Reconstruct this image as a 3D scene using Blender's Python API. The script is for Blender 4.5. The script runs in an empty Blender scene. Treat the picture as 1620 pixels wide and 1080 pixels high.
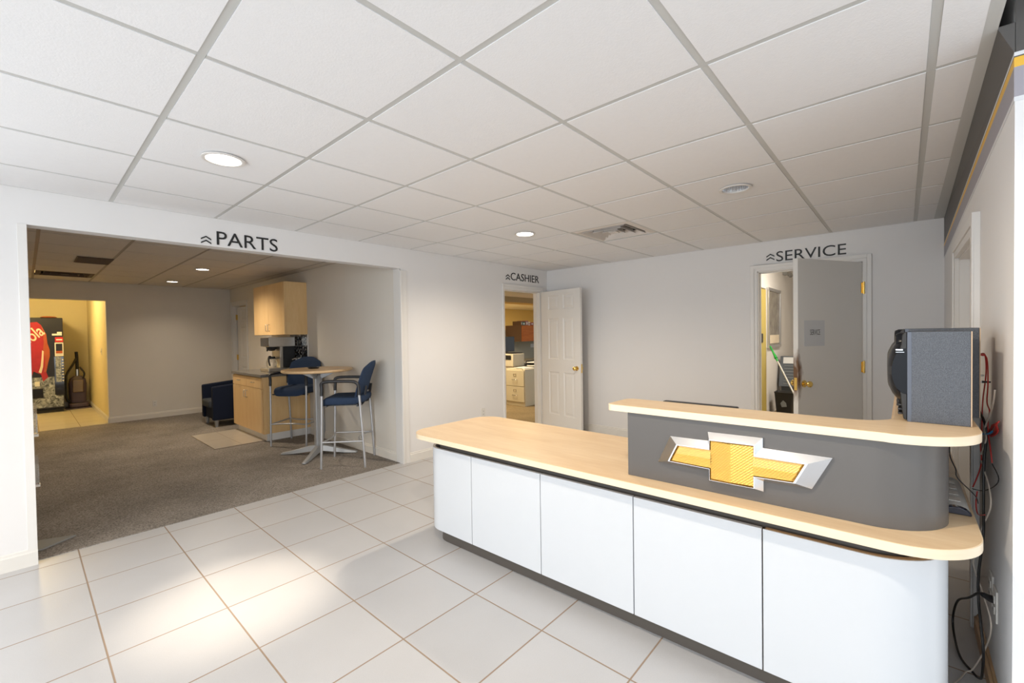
import bpy, bmesh, math, random
from mathutils import Vector, Matrix
random.seed(7)
C = bpy.context.scene.collection
S = bpy.context.scene
PI = math.pi

# ------------------------------------------------------------------ camera
cam = bpy.data.cameras.new('camera')
cam.sensor_width = 36.0
cam.lens = 692.07 / 1620 * 36.0
cam.clip_start = 0.02
cam_o = bpy.data.objects.new('camera', cam)
C.objects.link(cam_o)
_r = Vector((0.667449, -0.744496, -0.015407))
_u = Vector((0.023351, 0.000245, 0.999727))
_f = Vector((0.744289, 0.667627, -0.017548))
M = Matrix.Identity(4)
for i in range(3):
    M[i][0], M[i][1], M[i][2] = _r[i], _u[i], -_f[i]
M[2][3] = 1.396
cam_o.matrix_world = M
S.camera = cam_o

# ------------------------------------------------------------------ exposure, sky, daylight
S.view_settings.view_transform = 'Standard'
S.view_settings.look = 'None'
S.view_settings.gamma = 1.0
S.view_settings.use_curve_mapping = False
S.view_settings.exposure = 0.22
W = bpy.data.worlds.new('sky')
S.world = W
W.use_nodes = True
W.node_tree.nodes['Background'].inputs[0].default_value = (0.82, 0.91, 1.0, 1)
W.node_tree.nodes['Background'].inputs[1].default_value = 1.0


def area(name, loc, target, sx, sy, power, col, spread=PI):
    l = bpy.data.lights.new(name, 'AREA')
    l.shape = 'RECTANGLE'; l.size = sx; l.size_y = sy
    l.energy = power; l.color = col; l.spread = spread
    o = bpy.data.objects.new(name, l); C.objects.link(o)
    o.location = loc
    d = Vector(target) - Vector(loc)
    o.rotation_euler = d.to_track_quat('-Z', 'Y').to_euler()
    return o


def spot(name, loc, power, col, angle, blend, radius=0.05):
    l = bpy.data.lights.new(name, 'SPOT')
    l.energy = power; l.color = col; l.spot_size = angle; l.spot_blend = blend
    l.shadow_soft_size = radius
    o = bpy.data.objects.new(name, l); C.objects.link(o)
    o.location = loc
    return o


# daylight through the showroom windows behind and to the right of the camera
DAY = (0.84, 0.925, 1.0)
area('daylight_front', (-4.78, 0.2, 1.25), (0, 0.2, 1.25), 6.6, 2.0, 120, DAY)
area('daylight_left_added', (-2.65, 4.15, 1.25), (-2.65, 0, 1.25), 3.4, 1.9, 60, DAY)  # added light through an unseen left window, to brighten the right wall
area('daylight_side', (-1.4, -3.46, 1.25), (-1.4, 0, 1.25), 5.6, 2.0, 66, DAY)

WARM = (1.0, 0.86, 0.68)
H = 2.343          # reception ceiling
HP = 2.36          # ceiling of the other rooms

# ------------------------------------------------------------------ materials
MATS = {}


def nm(name):
    m = bpy.data.materials.new(name); m.use_nodes = True
    n = m.node_tree.nodes; l = m.node_tree.links
    return m, n, l, n['Principled BSDF']


def plain(name, col, rough=0.5, metal=0.0, bump=0.0, bscale=80.0, var=0.0, vscale=6.0, spec=0.5, coat=0.0):
    m, n, l, b = nm(name)
    b.inputs['Base Color'].default_value = (*col, 1)
    b.inputs['Roughness'].default_value = rough
    b.inputs['Metallic'].default_value = metal
    b.inputs['Specular IOR Level'].default_value = spec
    b.inputs['Coat Weight'].default_value = coat
    tc = n.new('ShaderNodeTexCoord')
    if var > 0:
        t = n.new('ShaderNodeTexNoise'); t.inputs['Scale'].default_value = vscale; t.inputs['Detail'].default_value = 4
        r = n.new('ShaderNodeMix'); r.data_type = 'RGBA'
        r.inputs[6].default_value = (*[c * (1 - var) for c in col], 1)
        r.inputs[7].default_value = (*[min(1, c * (1 + var)) for c in col], 1)
        l.new(tc.outputs['Object'], t.inputs['Vector']); l.new(t.outputs['Fac'], r.inputs[0])
        l.new(r.outputs[2], b.inputs['Base Color'])
    if bump > 0:
        t = n.new('ShaderNodeTexNoise'); t.inputs['Scale'].default_value = bscale; t.inputs['Detail'].default_value = 3
        bp = n.new('ShaderNodeBump'); bp.inputs['Strength'].default_value = bump; bp.inputs['Distance'].default_value = 0.002
        l.new(tc.outputs['Object'], t.inputs['Vector']); l.new(t.outputs['Fac'], bp.inputs['Height'])
        l.new(bp.outputs['Normal'], b.inputs['Normal'])
    MATS[name] = m
    return m


def emit(name, col, strength):
    m, n, l, b = nm(name)
    b.inputs['Base Color'].default_value = (*col, 1)
    b.inputs['Emission Color'].default_value = (*col, 1)
    b.inputs['Emission Strength'].default_value = strength
    MATS[name] = m
    return m


def wood(name, c1, c2, scale=(1, 1, 1), rough=0.4, coat=0.15):
    m, n, l, b = nm(name)
    tc = n.new('ShaderNodeTexCoord'); mp = n.new('ShaderNodeMapping')
    mp.inputs['Scale'].default_value = scale
    t = n.new('ShaderNodeTexNoise'); t.inputs['Scale'].default_value = 5; t.inputs['Detail'].default_value = 6
    t.inputs['Roughness'].default_value = 0.65
    t2 = n.new('ShaderNodeTexNoise'); t2.inputs['Scale'].default_value = 28; t2.inputs['Detail'].default_value = 2
    ad = n.new('ShaderNodeMath'); ad.operation = 'MULTIPLY_ADD'; ad.inputs[1].default_value = 0.45
    r = n.new('ShaderNodeValToRGB')
    r.color_ramp.elements[0].position = 0.45; r.color_ramp.elements[0].color = (*c1, 1)
    r.color_ramp.elements[1].position = 0.95; r.color_ramp.elements[1].color = (*c2, 1)
    l.new(tc.outputs['Object'], mp.inputs['Vector'])
    l.new(mp.outputs['Vector'], t.inputs['Vector']); l.new(mp.outputs['Vector'], t2.inputs['Vector'])
    l.new(t2.outputs['Fac'], ad.inputs[0]); l.new(t.outputs['Fac'], ad.inputs[2])
    l.new(ad.outputs[0], r.inputs['Fac']); l.new(r.outputs['Color'], b.inputs['Base Color'])
    b.inputs['Roughness'].default_value = rough
    b.inputs['Coat Weight'].default_value = coat; b.inputs['Coat Roughness'].default_value = 0.3
    MATS[name] = m
    return m


def tile_floor(name, x0, sx, y0, sy, ct, cg, g=0.0038, rough=0.32, rot=0.0):
    m, n, l, b = nm(name)
    geo = n.new('ShaderNodeNewGeometry')
    vr = n.new('ShaderNodeVectorRotate'); vr.rotation_type = 'Z_AXIS'
    vr.inputs['Center'].default_value = (x0, y0, 0); vr.inputs['Angle'].default_value = rot
    l.new(geo.outputs['Position'], vr.inputs['Vector'])
    sep = n.new('ShaderNodeSeparateXYZ'); l.new(vr.outputs['Vector'], sep.inputs[0])

    def mth(op, a, c=None, d=None):
        q = n.new('ShaderNodeMath'); q.operation = op
        for k, v in enumerate((a, c, d)):
            if v is None: continue
            if isinstance(v, (int, float)): q.inputs[k].default_value = v
            else: l.new(v, q.inputs[k])
        return q.outputs[0]
    ds, cells = [], []
    for ax, o, s in (('X', x0, sx), ('Y', y0, sy)):
        v = mth('DIVIDE', mth('SUBTRACT', sep.outputs[ax], o), s)
        cells.append(mth('FLOOR', v))
        fr = mth('FRACT', v)
        ds.append(mth('MULTIPLY', mth('MINIMUM', fr, mth('SUBTRACT', 1.0, fr)), s))
    d = mth('MINIMUM', ds[0], ds[1])
    mask = n.new('ShaderNodeMapRange'); mask.interpolation_type = 'SMOOTHSTEP'
    mask.inputs[1].default_value = g * 0.6; mask.inputs[2].default_value = g * 1.2
    l.new(d, mask.inputs[0])
    cmb = n.new('ShaderNodeCombineXYZ'); l.new(cells[0], cmb.inputs[0]); l.new(cells[1], cmb.inputs[1])
    wn = n.new('ShaderNodeTexWhiteNoise'); l.new(cmb.outputs[0], wn.inputs['Vector'])
    sp = n.new('ShaderNodeTexNoise'); sp.inputs['Scale'].default_value = 260; sp.inputs['Detail'].default_value = 2
    st = n.new('ShaderNodeTexNoise'); st.inputs['Scale'].default_value = 2.6; st.inputs['Detail'].default_value = 5
    l.new(geo.outputs['Position'], sp.inputs['Vector']); l.new(geo.outputs['Position'], st.inputs['Vector'])
    val = mth('ADD', mth('MULTIPLY', wn.outputs['Value'], 0.05), mth('MULTIPLY', sp.outputs['Fac'], 0.16))
    val = mth('ADD', val, mth('MULTIPLY', st.outputs['Fac'], 0.14))
    val = mth('ADD', val, 0.83)
    hv = n.new('ShaderNodeMix'); hv.data_type = 'RGBA'; hv.blend_type = 'MULTIPLY'; hv.inputs[0].default_value = 1
    hv.inputs[6].default_value = (*ct, 1); l.new(val, hv.inputs[7])
    mx = n.new('ShaderNodeMix'); mx.data_type = 'RGBA'
    mx.inputs[6].default_value = (*cg, 1); l.new(hv.outputs[2], mx.inputs[7]); l.new(mask.outputs[0], mx.inputs[0])
    l.new(mx.outputs[2], b.inputs['Base Color'])
    rr = n.new('ShaderNodeMapRange'); rr.inputs[3].default_value = 0.85; rr.inputs[4].default_value = rough
    l.new(mask.outputs[0], rr.inputs[0]); l.new(rr.outputs[0], b.inputs['Roughness'])
    bp = n.new('ShaderNodeBump'); bp.inputs['Strength'].default_value = 0.5; bp.inputs['Distance'].default_value = 0.002
    l.new(mask.outputs[0], bp.inputs['Height']); l.new(bp.outputs['Normal'], b.inputs['Normal'])
    MATS[name] = m
    return m


def carpet(name, c1, c2):
    m, n, l, b = nm(name)
    geo = n.new('ShaderNodeNewGeometry')
    t = n.new('ShaderNodeTexNoise'); t.inputs['Scale'].default_value = 120; t.inputs['Detail'].default_value = 3
    t2 = n.new('ShaderNodeTexNoise'); t2.inputs['Scale'].default_value = 1.6; t2.inputs['Detail'].default_value = 5
    for q in (t, t2): l.new(geo.outputs['Position'], q.inputs['Vector'])
    r = n.new('ShaderNodeValToRGB')
    r.color_ramp.elements[0].position = 0.36; r.color_ramp.elements[0].color = (*c1, 1)
    r.color_ramp.elements[1].position = 0.64; r.color_ramp.elements[1].color = (*c2, 1)
    l.new(t.outputs['Fac'], r.inputs['Fac'])
    r2 = n.new('ShaderNodeValToRGB')
    r2.color_ramp.elements[0].position = 0.35; r2.color_ramp.elements[0].color = (0.72, 0.72, 0.72, 1)
    r2.color_ramp.elements[1].position = 0.7; r2.color_ramp.elements[1].color = (1, 1, 1, 1)
    l.new(t2.outputs['Fac'], r2.inputs['Fac'])
    mx = n.new('ShaderNodeMix'); mx.data_type = 'RGBA'; mx.blend_type = 'MULTIPLY'; mx.inputs[0].default_value = 1
    l.new(r.outputs['Color'], mx.inputs[6]); l.new(r2.outputs['Color'], mx.inputs[7])
    l.new(mx.outputs[2], b.inputs['Base Color'])
    b.inputs['Roughness'].default_value = 0.95; b.inputs['Specular IOR Level'].default_value = 0.1
    bp = n.new('ShaderNodeBump'); bp.inputs['Strength'].default_value = 0.8; bp.inputs['Distance'].default_value = 0.006
    l.new(t.outputs['Fac'], bp.inputs['Height']); l.new(bp.outputs['Normal'], b.inputs['Normal'])
    MATS[name] = m
    return m


def mosaic(name):
    m, n, l, b = nm(name)
    geo = n.new('ShaderNodeNewGeometry')
    v = n.new('ShaderNodeTexVoronoi'); v.inputs['Scale'].default_value = 42; v.inputs['Randomness'].default_value = 0.25
    l.new(geo.outputs['Position'], v.inputs['Vector'])
    sep = n.new('ShaderNodeSeparateColor'); l.new(v.outputs['Color'], sep.inputs[0])
    r = n.new('ShaderNodeValToRGB'); r.color_ramp.interpolation = 'CONSTANT'
    cols = [(0.0, (0.01, 0.01, 0.012)), (0.35, (0.10, 0.10, 0.11)), (0.55, (0.03, 0.035, 0.05)), (0.7, (0.30, 0.30, 0.31)), (0.86, (0.55, 0.55, 0.53))]
    e = r.color_ramp.elements
    e[0].position, e[0].color = 0.0, (*cols[0][1], 1)
    e[1].position, e[1].color = cols[1][0], (*cols[1][1], 1)
    for p, c in cols[2:]:
        q = e.new(p); q.color = (*c, 1)
    l.new(sep.outputs[0], r.inputs['Fac']); l.new(r.outputs['Color'], b.inputs['Base Color'])
    b.inputs['Roughness'].default_value = 0.15
    MATS[name] = m
    return m


def graphic_ice(name):
    m, n, l, b = nm(name)
    tc = n.new('ShaderNodeTexCoord')
    t = n.new('ShaderNodeTexNoise'); t.inputs['Scale'].default_value = 14; t.inputs['Detail'].default_value = 6; t.inputs['Distortion'].default_value = 1.5
    l.new(tc.outputs['Object'], t.inputs['Vector'])
    r = n.new('ShaderNodeValToRGB')
    r.color_ramp.elements[0].position = 0.35; r.color_ramp.elements[0].color = (0.06, 0.07, 0.07, 1)
    r.color_ramp.elements[1].position = 0.68; r.color_ramp.elements[1].color = (0.52, 0.56, 0.58, 1)
    l.new(t.outputs['Fac'], r.inputs['Fac']); l.new(r.outputs['Color'], b.inputs['Base Color'])
    b.inputs['Roughness'].default_value = 0.25
    MATS[name] = m
    return m


def gold(name):
    m, n, l, b = nm(name)
    tc = n.new('ShaderNodeTexCoord')
    w = n.new('ShaderNodeTexWave'); w.inputs['Scale'].default_value = 55; w.wave_type = 'BANDS'; w.bands_direction = 'DIAGONAL'
    w2 = n.new('ShaderNodeTexWave'); w2.inputs['Scale'].default_value = 70; w2.bands_direction = 'Z'
    l.new(tc.outputs['Object'], w.inputs['Vector']); l.new(tc.outputs['Object'], w2.inputs['Vector'])
    ad = n.new('ShaderNodeMath'); ad.operation = 'ADD'
    l.new(w.outputs['Fac'], ad.inputs[0]); l.new(w2.outputs['Fac'], ad.inputs[1])
    bp = n.new('ShaderNodeBump'); bp.inputs['Strength'].default_value = 0.6; bp.inputs['Distance'].default_value = 0.0015
    l.new(ad.outputs[0], bp.inputs['Height']); l.new(bp.outputs['Normal'], b.inputs['Normal'])
    b.inputs['Base Color'].default_value = (0.80, 0.45, 0.085, 1)
    b.inputs['Metallic'].default_value = 0.75; b.inputs['Roughness'].default_value = 0.32
    b.inputs['Coat Weight'].default_value = 0.6
    MATS[name] = m
    return m


def stained_door(name, col, dirt):
    # painted door with a smear of grime around the knob edge (door-local coordinates: x along leaf, z up)
    m, n, l, b = nm(name)
    tc = n.new('ShaderNodeTexCoord')
    sep = n.new('ShaderNodeSeparateXYZ'); l.new(tc.outputs['Object'], sep.inputs[0])

    def mth(op, a, c=None):
        q = n.new('ShaderNodeMath'); q.operation = op; q.use_clamp = False
        for k, v in enumerate((a, c)):
            if v is None: continue
            if isinstance(v, (int, float)): q.inputs[k].default_value = v
            else: l.new(v, q.inputs[k])
        return q.outputs[0]
    dx = mth('DIVIDE', mth('SUBTRACT', sep.outputs['X'], 0.885), 0.075)
    dz = mth('DIVIDE', mth('SUBTRACT', sep.outputs['Z'], 0.99), 0.24)
    rr = mth('ADD', mth('MULTIPLY', dx, dx), mth('MULTIPLY', dz, dz))
    t = n.new('ShaderNodeTexNoise'); t.inputs['Scale'].default_value = 22; t.inputs['Detail'].default_value = 6
    mp = n.new('ShaderNodeMapping'); mp.inputs['Scale'].default_value = (1, 1, 0.35)
    l.new(tc.outputs['Object'], mp.inputs['Vector']); l.new(mp.outputs['Vector'], t.inputs['Vector'])
    v = mth('ADD', mth('MULTIPLY', t.outputs['Fac'], 1.7), mth('MULTIPLY', rr, -0.75))
    r = n.new('ShaderNodeMapRange'); r.inputs[1].default_value = 0.12; r.inputs[2].default_value = 0.75
    l.new(v, r.inputs[0])
    mx = n.new('ShaderNodeMix'); mx.data_type = 'RGBA'
    mx.inputs[6].default_value = (*col, 1); mx.inputs[7].default_value = (*dirt, 1)
    l.new(r.outputs[0], mx.inputs[0]); l.new(mx.outputs[2], b.inputs['Base Color'])
    b.inputs['Roughness'].default_value = 0.5
    MATS[name] = m
    return m


def speckle(name, c1, c2, scale=900, rough=0.55):
    m, n, l, b = nm(name)
    tc = n.new('ShaderNodeTexCoord')
    t = n.new('ShaderNodeTexNoise'); t.inputs['Scale'].default_value = scale; t.inputs['Detail'].default_value = 2
    l.new(tc.outputs['Object'], t.inputs['Vector'])
    r = n.new('ShaderNodeValToRGB')
    r.color_ramp.elements[0].position = 0.38; r.color_ramp.elements[0].color = (*c1, 1)
    r.color_ramp.elements[1].position = 0.66; r.color_ramp.elements[1].color = (*c2, 1)
    l.new(t.outputs['Fac'], r.inputs['Fac']); l.new(r.outputs['Color'], b.inputs['Base Color'])
    b.inputs['Roughness'].default_value = rough
    MATS[name] = m
    return m


def glassy(name, col, rough, alpha):
    m, n, l, b = nm(name)
    b.inputs['Base Color'].default_value = (*col, 1)
    b.inputs['Roughness'].default_value = rough
    b.inputs['Transmission Weight'].default_value = 1.0
    b.inputs['IOR'].default_value = 1.45
    b.inputs['Alpha'].default_value = alpha
    MATS[name] = m
    return m


plain('wall_paint', (0.77, 0.75, 0.735), 0.75, bump=0.12, bscale=220, var=0.015, vscale=3)
plain('wall_beige', (0.74, 0.69, 0.615), 0.75, bump=0.12, bscale=220, var=0.02, vscale=3)
plain('wall_yellow', (0.72, 0.56, 0.22), 0.7, bump=0.1, bscale=200, var=0.02)
plain('hall_paint', (0.75, 0.66, 0.40), 0.7, bump=0.1, bscale=200, var=0.02)
plain('trim_paint', (0.76, 0.735, 0.70), 0.4)
plain('base_paint', (0.74, 0.71, 0.66), 0.4, var=0.05, vscale=5)
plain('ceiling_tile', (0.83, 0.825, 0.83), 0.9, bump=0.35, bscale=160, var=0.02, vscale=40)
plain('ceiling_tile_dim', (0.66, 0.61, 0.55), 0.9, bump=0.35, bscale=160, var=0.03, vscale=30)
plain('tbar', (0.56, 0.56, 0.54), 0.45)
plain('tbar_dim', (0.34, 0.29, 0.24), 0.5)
tile_floor('tile', 0.2131, 0.4574, 3.0574, 0.4485, (0.52, 0.513, 0.515), (0.32, 0.23, 0.16), rot=-0.0039)
tile_floor('hall_tile', 0.12, 0.457, 9.93, 0.457, (0.62, 0.57, 0.44), (0.32, 0.25, 0.16))
tile_floor('mat_tile', 1.56, 0.305, 6.42, 0.58, (0.50, 0.44, 0.36), (0.30, 0.24, 0.18), g=0.003)
carpet('carpet', (0.20, 0.175, 0.15), (0.43, 0.385, 0.34))
carpet('carpet_tan', (0.24, 0.17, 0.09), (0.36, 0.27, 0.15))
wood('maple', (0.72, 0.49, 0.27), (0.86, 0.65, 0.41), scale=(1.6, 0.22, 1.6), rough=0.38)
wood('maple_edge', (0.80, 0.63, 0.43), (0.87, 0.72, 0.52), scale=(0.3, 0.3, 2), rough=0.35)
wood('maple_v', (0.74, 0.47, 0.20), (0.84, 0.58, 0.29), scale=(2.2, 2.2, 0.22), rough=0.42)
wood('maple_round', (0.66, 0.42, 0.21), (0.80, 0.55, 0.30), scale=(1.6, 0.25, 1.6), rough=0.35)
wood('cherry', (0.40, 0.10, 0.015), (0.58, 0.18, 0.03), scale=(0.3, 0.3, 2.5), rough=0.7, coat=0.0)
wood('oak_strip', (0.40, 0.24, 0.11), (0.52, 0.33, 0.17), scale=(0.3, 2, 2), rough=0.5)
plain('white_laminate', (0.60, 0.615, 0.635), 0.22, var=0.01)
plain('grey_laminate', (0.105, 0.096, 0.089), 0.32)
plain('dark_kick', (0.085, 0.072, 0.06), 0.45)
plain('reveal', (0.075, 0.066, 0.058), 0.5)
plain('chrome', (0.78, 0.79, 0.81), 0.22, 1.0)
plain('satin_silver', (0.62, 0.63, 0.65), 0.3, 0.85)
plain('table_silver', (0.42, 0.42, 0.42), 0.45, 0.4)
plain('chair_silver', (0.50, 0.50, 0.51), 0.35, 0.6)
plain('steel', (0.58, 0.55, 0.50), 0.35, 0.9)
plain('brass', (0.86, 0.60, 0.18), 0.18, 1.0)
plain('handle_metal', (0.45, 0.40, 0.33), 0.35, 0.9)
plain('black_plastic', (0.018, 0.018, 0.02), 0.35)
plain('black_gloss', (0.015, 0.015, 0.018), 0.09, coat=0.8)
plain('pod_black', (0.010, 0.011, 0.014), 0.25, spec=0.12)
plain('black_matte', (0.022, 0.022, 0.023), 0.6)
plain('blue_fabric', (0.032, 0.050, 0.092), 0.9, bump=0.6, bscale=500, var=0.35, vscale=180, spec=0.15)
plain('navy_fabric', (0.011, 0.016, 0.034), 0.9, bump=0.5, bscale=400, var=0.3, vscale=160, spec=0.15)
plain('seat_fabric', (0.050, 0.058, 0.070), 0.9, bump=0.5, bscale=400, var=0.3, vscale=160, spec=0.15)
speckle('speaker_vinyl', (0.045, 0.050, 0.062), (0.125, 0.135, 0.155), 700)
speckle('granite', (0.10, 0.09, 0.08), (0.27, 0.25, 0.22), 260, 0.22)
plain('speaker_trim', (0.10, 0.115, 0.15), 0.5)
plain('mdf', (0.58, 0.42, 0.28), 0.7)
plain('file_beige', (0.66, 0.59, 0.44), 0.4)
plain('file_beige_dark', (0.42, 0.36, 0.26), 0.5)
plain('printer_beige', (0.60, 0.54, 0.42), 0.5)
plain('panel_grey', (0.42, 0.40, 0.32), 0.8, bump=0.3, bscale=300)
plain('paper', (0.82, 0.82, 0.80), 0.7)
plain('paper_cool', (0.66, 0.67, 0.68), 0.6)
plain('ink', (0.012, 0.012, 0.012), 0.5)
plain('ink_grey', (0.06, 0.06, 0.065), 0.5)
plain('stripe_dark', (0.085, 0.078, 0.072), 0.5)
plain('stripe_white', (0.70, 0.70, 0.71), 0.4)
plain('stripe_yellow', (0.80, 0.46, 0.05), 0.45)
plain('stripe_lilac', (0.34, 0.32, 0.35), 0.5)
plain('wire_black', (0.015, 0.014, 0.014), 0.45)
plain('wire_red', (0.50, 0.035, 0.03), 0.45)
plain('wire_white', (0.62, 0.54, 0.46), 0.45)
plain('wire_blue', (0.05, 0.25, 0.50), 0.45)
plain('plate_ivory', (0.72, 0.70, 0.66), 0.35)
plain('slot_dark', (0.03, 0.028, 0.025), 0.6)
plain('vent_white', (0.72, 0.67, 0.62), 0.45)
plain('vent_shade', (0.05, 0.04, 0.03), 0.7)
plain('vent_brown', (0.10, 0.065, 0.045), 0.6)
plain('red_label', (0.62, 0.02, 0.02), 0.35)
plain('can_red', (0.40, 0.018, 0.012), 0.3, var=0.35, vscale=9)
plain('orange_red', (0.42, 0.09, 0.025), 0.4, var=0.3, vscale=10)
plain('cream', (0.78, 0.68, 0.52), 0.5)
plain('vac_purple', (0.085, 0.06, 0.09), 0.4)
plain('vac_amber', (0.20, 0.14, 0.08), 0.25, coat=0.4)
plain('green_plastic', (0.02, 0.36, 0.06), 0.35)
plain('pole_white', (0.62, 0.62, 0.62), 0.35)
plain('bin_black', (0.02, 0.021, 0.024), 0.4)
plain('rack_grey', (0.10, 0.115, 0.135), 0.5)
plain('rack_slot', (0.20, 0.22, 0.24), 0.5)
plain('yellow_door', (0.56, 0.44, 0.12), 0.45)
plain('book_red', (0.34, 0.06, 0.05), 0.5); plain('book_green', (0.03, 0.13, 0.08), 0.5)
plain('book_brown', (0.16, 0.09, 0.05), 0.5); plain('book_rose', (0.42, 0.16, 0.14), 0.5)
plain('grey_metal', (0.42, 0.42, 0.41), 0.35, 0.4)
plain('plate_grey', (0.26, 0.26, 0.25), 0.6)
plain('blue_led', (0.012, 0.016, 0.035), 0.12, coat=0.8)
plain('window_frame', (0.25, 0.25, 0.26), 0.4, 0.6)
plain('poster_art', (0.22, 0.20, 0.17), 0.25, var=0.85, vscale=7)
plain('beam_tan', (0.42, 0.31, 0.15), 0.7)
mosaic('mosaic_tile'); graphic_ice('ice_graphic'); gold('gold_insert')
stained_door('service_paint', (0.80, 0.78, 0.74), (0.17, 0.09, 0.045))
glassy('acrylic', (0.93, 0.96, 0.97), 0.03, 0.55)
emit('lamp_glow', (1.0, 0.93, 0.80), 9.0)
emit('lamp_soft', (1.0, 0.82, 0.55), 4.0)
emit('bulb_off', (0.9, 0.9, 0.95), 0.0)
emit('panel_glow', (1.0, 0.86, 0.60), 5.0)


# ------------------------------------------------------------------ mesh helpers
class MB:
    def __init__(s):
        s.bm = bmesh.new()

    def box(s, a, b, rot=None, pivot=None):
        x0, y0, z0 = [min(p, q) for p, q in zip(a, b)]
        x1, y1, z1 = [max(p, q) for p, q in zip(a, b)]
        vs = [s.bm.verts.new(v) for v in ((x0, y0, z0), (x1, y0, z0), (x1, y1, z0), (x0, y1, z0),
                                          (x0, y0, z1), (x1, y0, z1), (x1, y1, z1), (x0, y1, z1))]
        for f in ((0, 3, 2, 1), (4, 5, 6, 7), (0, 1, 5, 4), (1, 2, 6, 5), (2, 3, 7, 6), (3, 0, 4, 7)):
            s.bm.faces.new([vs[i] for i in f])
        if rot is not None:
            bmesh.ops.rotate(s.bm, verts=vs, cent=pivot or (0, 0, 0), matrix=rot)
        return s

    def prism(s, poly, z0, z1, axis='z'):
        # poly in 2D extruded along axis
        def P(u, v, w):
            return {'z': (u, v, w), 'y': (u, w, v), 'x': (w, u, v)}[axis]
        lo = [s.bm.verts.new(P(u, v, z0)) for u, v in poly]
        hi = [s.bm.verts.new(P(u, v, z1)) for u, v in poly]
        s.bm.faces.new(lo[::-1]); s.bm.faces.new(hi)
        n = len(poly)
        for i in range(n):
            s.bm.faces.new((lo[i], lo[(i + 1) % n], hi[(i + 1) % n], hi[i]))
        return s

    def wall_path(s, path, t, z0, z1):
        # upright sheet of thickness t following a 2D path (left-hand side offset)
        n = len(path)
        offs = []
        for i in range(n):
            a = Vector(path[max(0, i - 1)]); c = Vector(path[min(n - 1, i + 1)])
            d = (c - a).normalized(); offs.append(Vector(path[i]) + Vector((-d.y, d.x)) * t)
        poly = [tuple(p) for p in path] + [tuple(o) for o in offs[::-1]]
        lo = [s.bm.verts.new((x, y, z0)) for x, y in poly]; hi = [s.bm.verts.new((x, y, z1)) for x, y in poly]
        m = len(poly)
        for i in range(m):
            s.bm.faces.new((lo[i], lo[(i + 1) % m], hi[(i + 1) % m], hi[i]))
        for i in range(n - 1):
            j = m - 1 - i
            s.bm.faces.new((lo[i], lo[j], lo[j - 1], lo[i + 1])); s.bm.faces.new((hi[i], hi[i + 1], hi[j - 1], hi[j]))
        return s

    def cyl(s, p0, p1, r, r2=None, seg=16, caps=True):
        p0, p1 = Vector(p0), Vector(p1)
        r2 = r if r2 is None else r2
        d = (p1 - p0).normalized()
        a = d.orthogonal().normalized(); b = d.cross(a)
        A, B = [], []
        for i in range(seg):
            t = 2 * PI * i / seg
            o = a * math.cos(t) + b * math.sin(t)
            A.append(s.bm.verts.new(p0 + o * r)); B.append(s.bm.verts.new(p1 + o * r2))
        for i in range(seg):
            j = (i + 1) % seg
            s.bm.faces.new((A[i], A[j], B[j], B[i]))
        if caps:
            s.bm.faces.new(A[::-1]); s.bm.faces.new(B)
        return s

    def tube(s, pts, r, seg=10, sub=1, squash=None):
        pts = [Vector(p) for p in pts]
        if sub > 1:
            pts = smooth_path(pts, sub)
        rings = []
        a = None
        for i, p in enumerate(pts):
            d = (pts[min(i + 1, len(pts) - 1)] - pts[max(i - 1, 0)]).normalized()
            if a is None:
                a = d.orthogonal().normalized()
            a = (a - d * a.dot(d))
            a = a.normalized() if a.length > 1e-6 else d.orthogonal().normalized()
            b = d.cross(a)
            rings.append([s.bm.verts.new(p + (a * math.cos(2 * PI * k / seg) + b * math.sin(2 * PI * k / seg)) * r) for k in range(seg)])
        for A, B in zip(rings, rings[1:]):
            for k in range(seg):
                j = (k + 1) % seg
                s.bm.faces.new((A[k], A[j], B[j], B[k]))
        s.bm.faces.new(rings[0][::-1]); s.bm.faces.new(rings[-1])
        return s

    def lathe(s, prof, c=(0, 0, 0), axis='z', seg=32, caps=True):
        # prof: (radius, height)
        rings = []
        for r, h in prof:
            ring = []
            for k in range(seg):
                t = 2 * PI * k / seg
                u, v = r * math.cos(t), r * math.sin(t)
                p = {'z': (u, v, h), 'y': (u, h, v), 'x': (h, u, v)}[axis]
                ring.append(s.bm.verts.new((c[0] + p[0], c[1] + p[1], c[2] + p[2])))
            rings.append(ring)
        for A, B in zip(rings, rings[1:]):
            for k in range(seg):
                j = (k + 1) % seg
                s.bm.faces.new((A[k], A[j], B[j], B[k]))
        if caps and prof[0][0] > 1e-5: s.bm.faces.new(rings[0][::-1])
        if caps and prof[-1][0] > 1e-5: s.bm.faces.new(rings[-1])
        return s

    def grid(s, f, nu, nv):
        # f(i/nu, j/nv) -> point ; single sheet
        g = [[s.bm.verts.new(f(i / nu, j / nv)) for j in range(nv + 1)] for i in range(nu + 1)]
        for i in range(nu):
            for j in range(nv):
                s.bm.faces.new((g[i][j], g[i + 1][j], g[i + 1][j + 1], g[i][j + 1]))
        return s

    def xf(s, mat):
        bmesh.ops.transform(s.bm, matrix=mat, verts=s.bm.verts)
        return s


def smooth_path(pts, sub):
    out = []
    n = len(pts)
    for i in range(n - 1):
        p0, p1, p2, p3 = pts[max(i - 1, 0)], pts[i], pts[i + 1], pts[min(i + 2, n - 1)]
        for k in range(sub):
            t = k / sub
            out.append(0.5 * ((2 * p1) + (p2 - p0) * t + (2 * p0 - 5 * p1 + 4 * p2 - p3) * t * t + (3 * p1 - p0 - 3 * p2 + p3) * t ** 3))
    out.append(pts[-1])
    return out


def arc(cx, cy, r, a0, a1, n=8):
    return [(cx + r * math.cos(math.radians(a0 + (a1 - a0) * k / n)), cy + r * math.sin(math.radians(a0 + (a1 - a0) * k / n))) for k in range(n + 1)]


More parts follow.
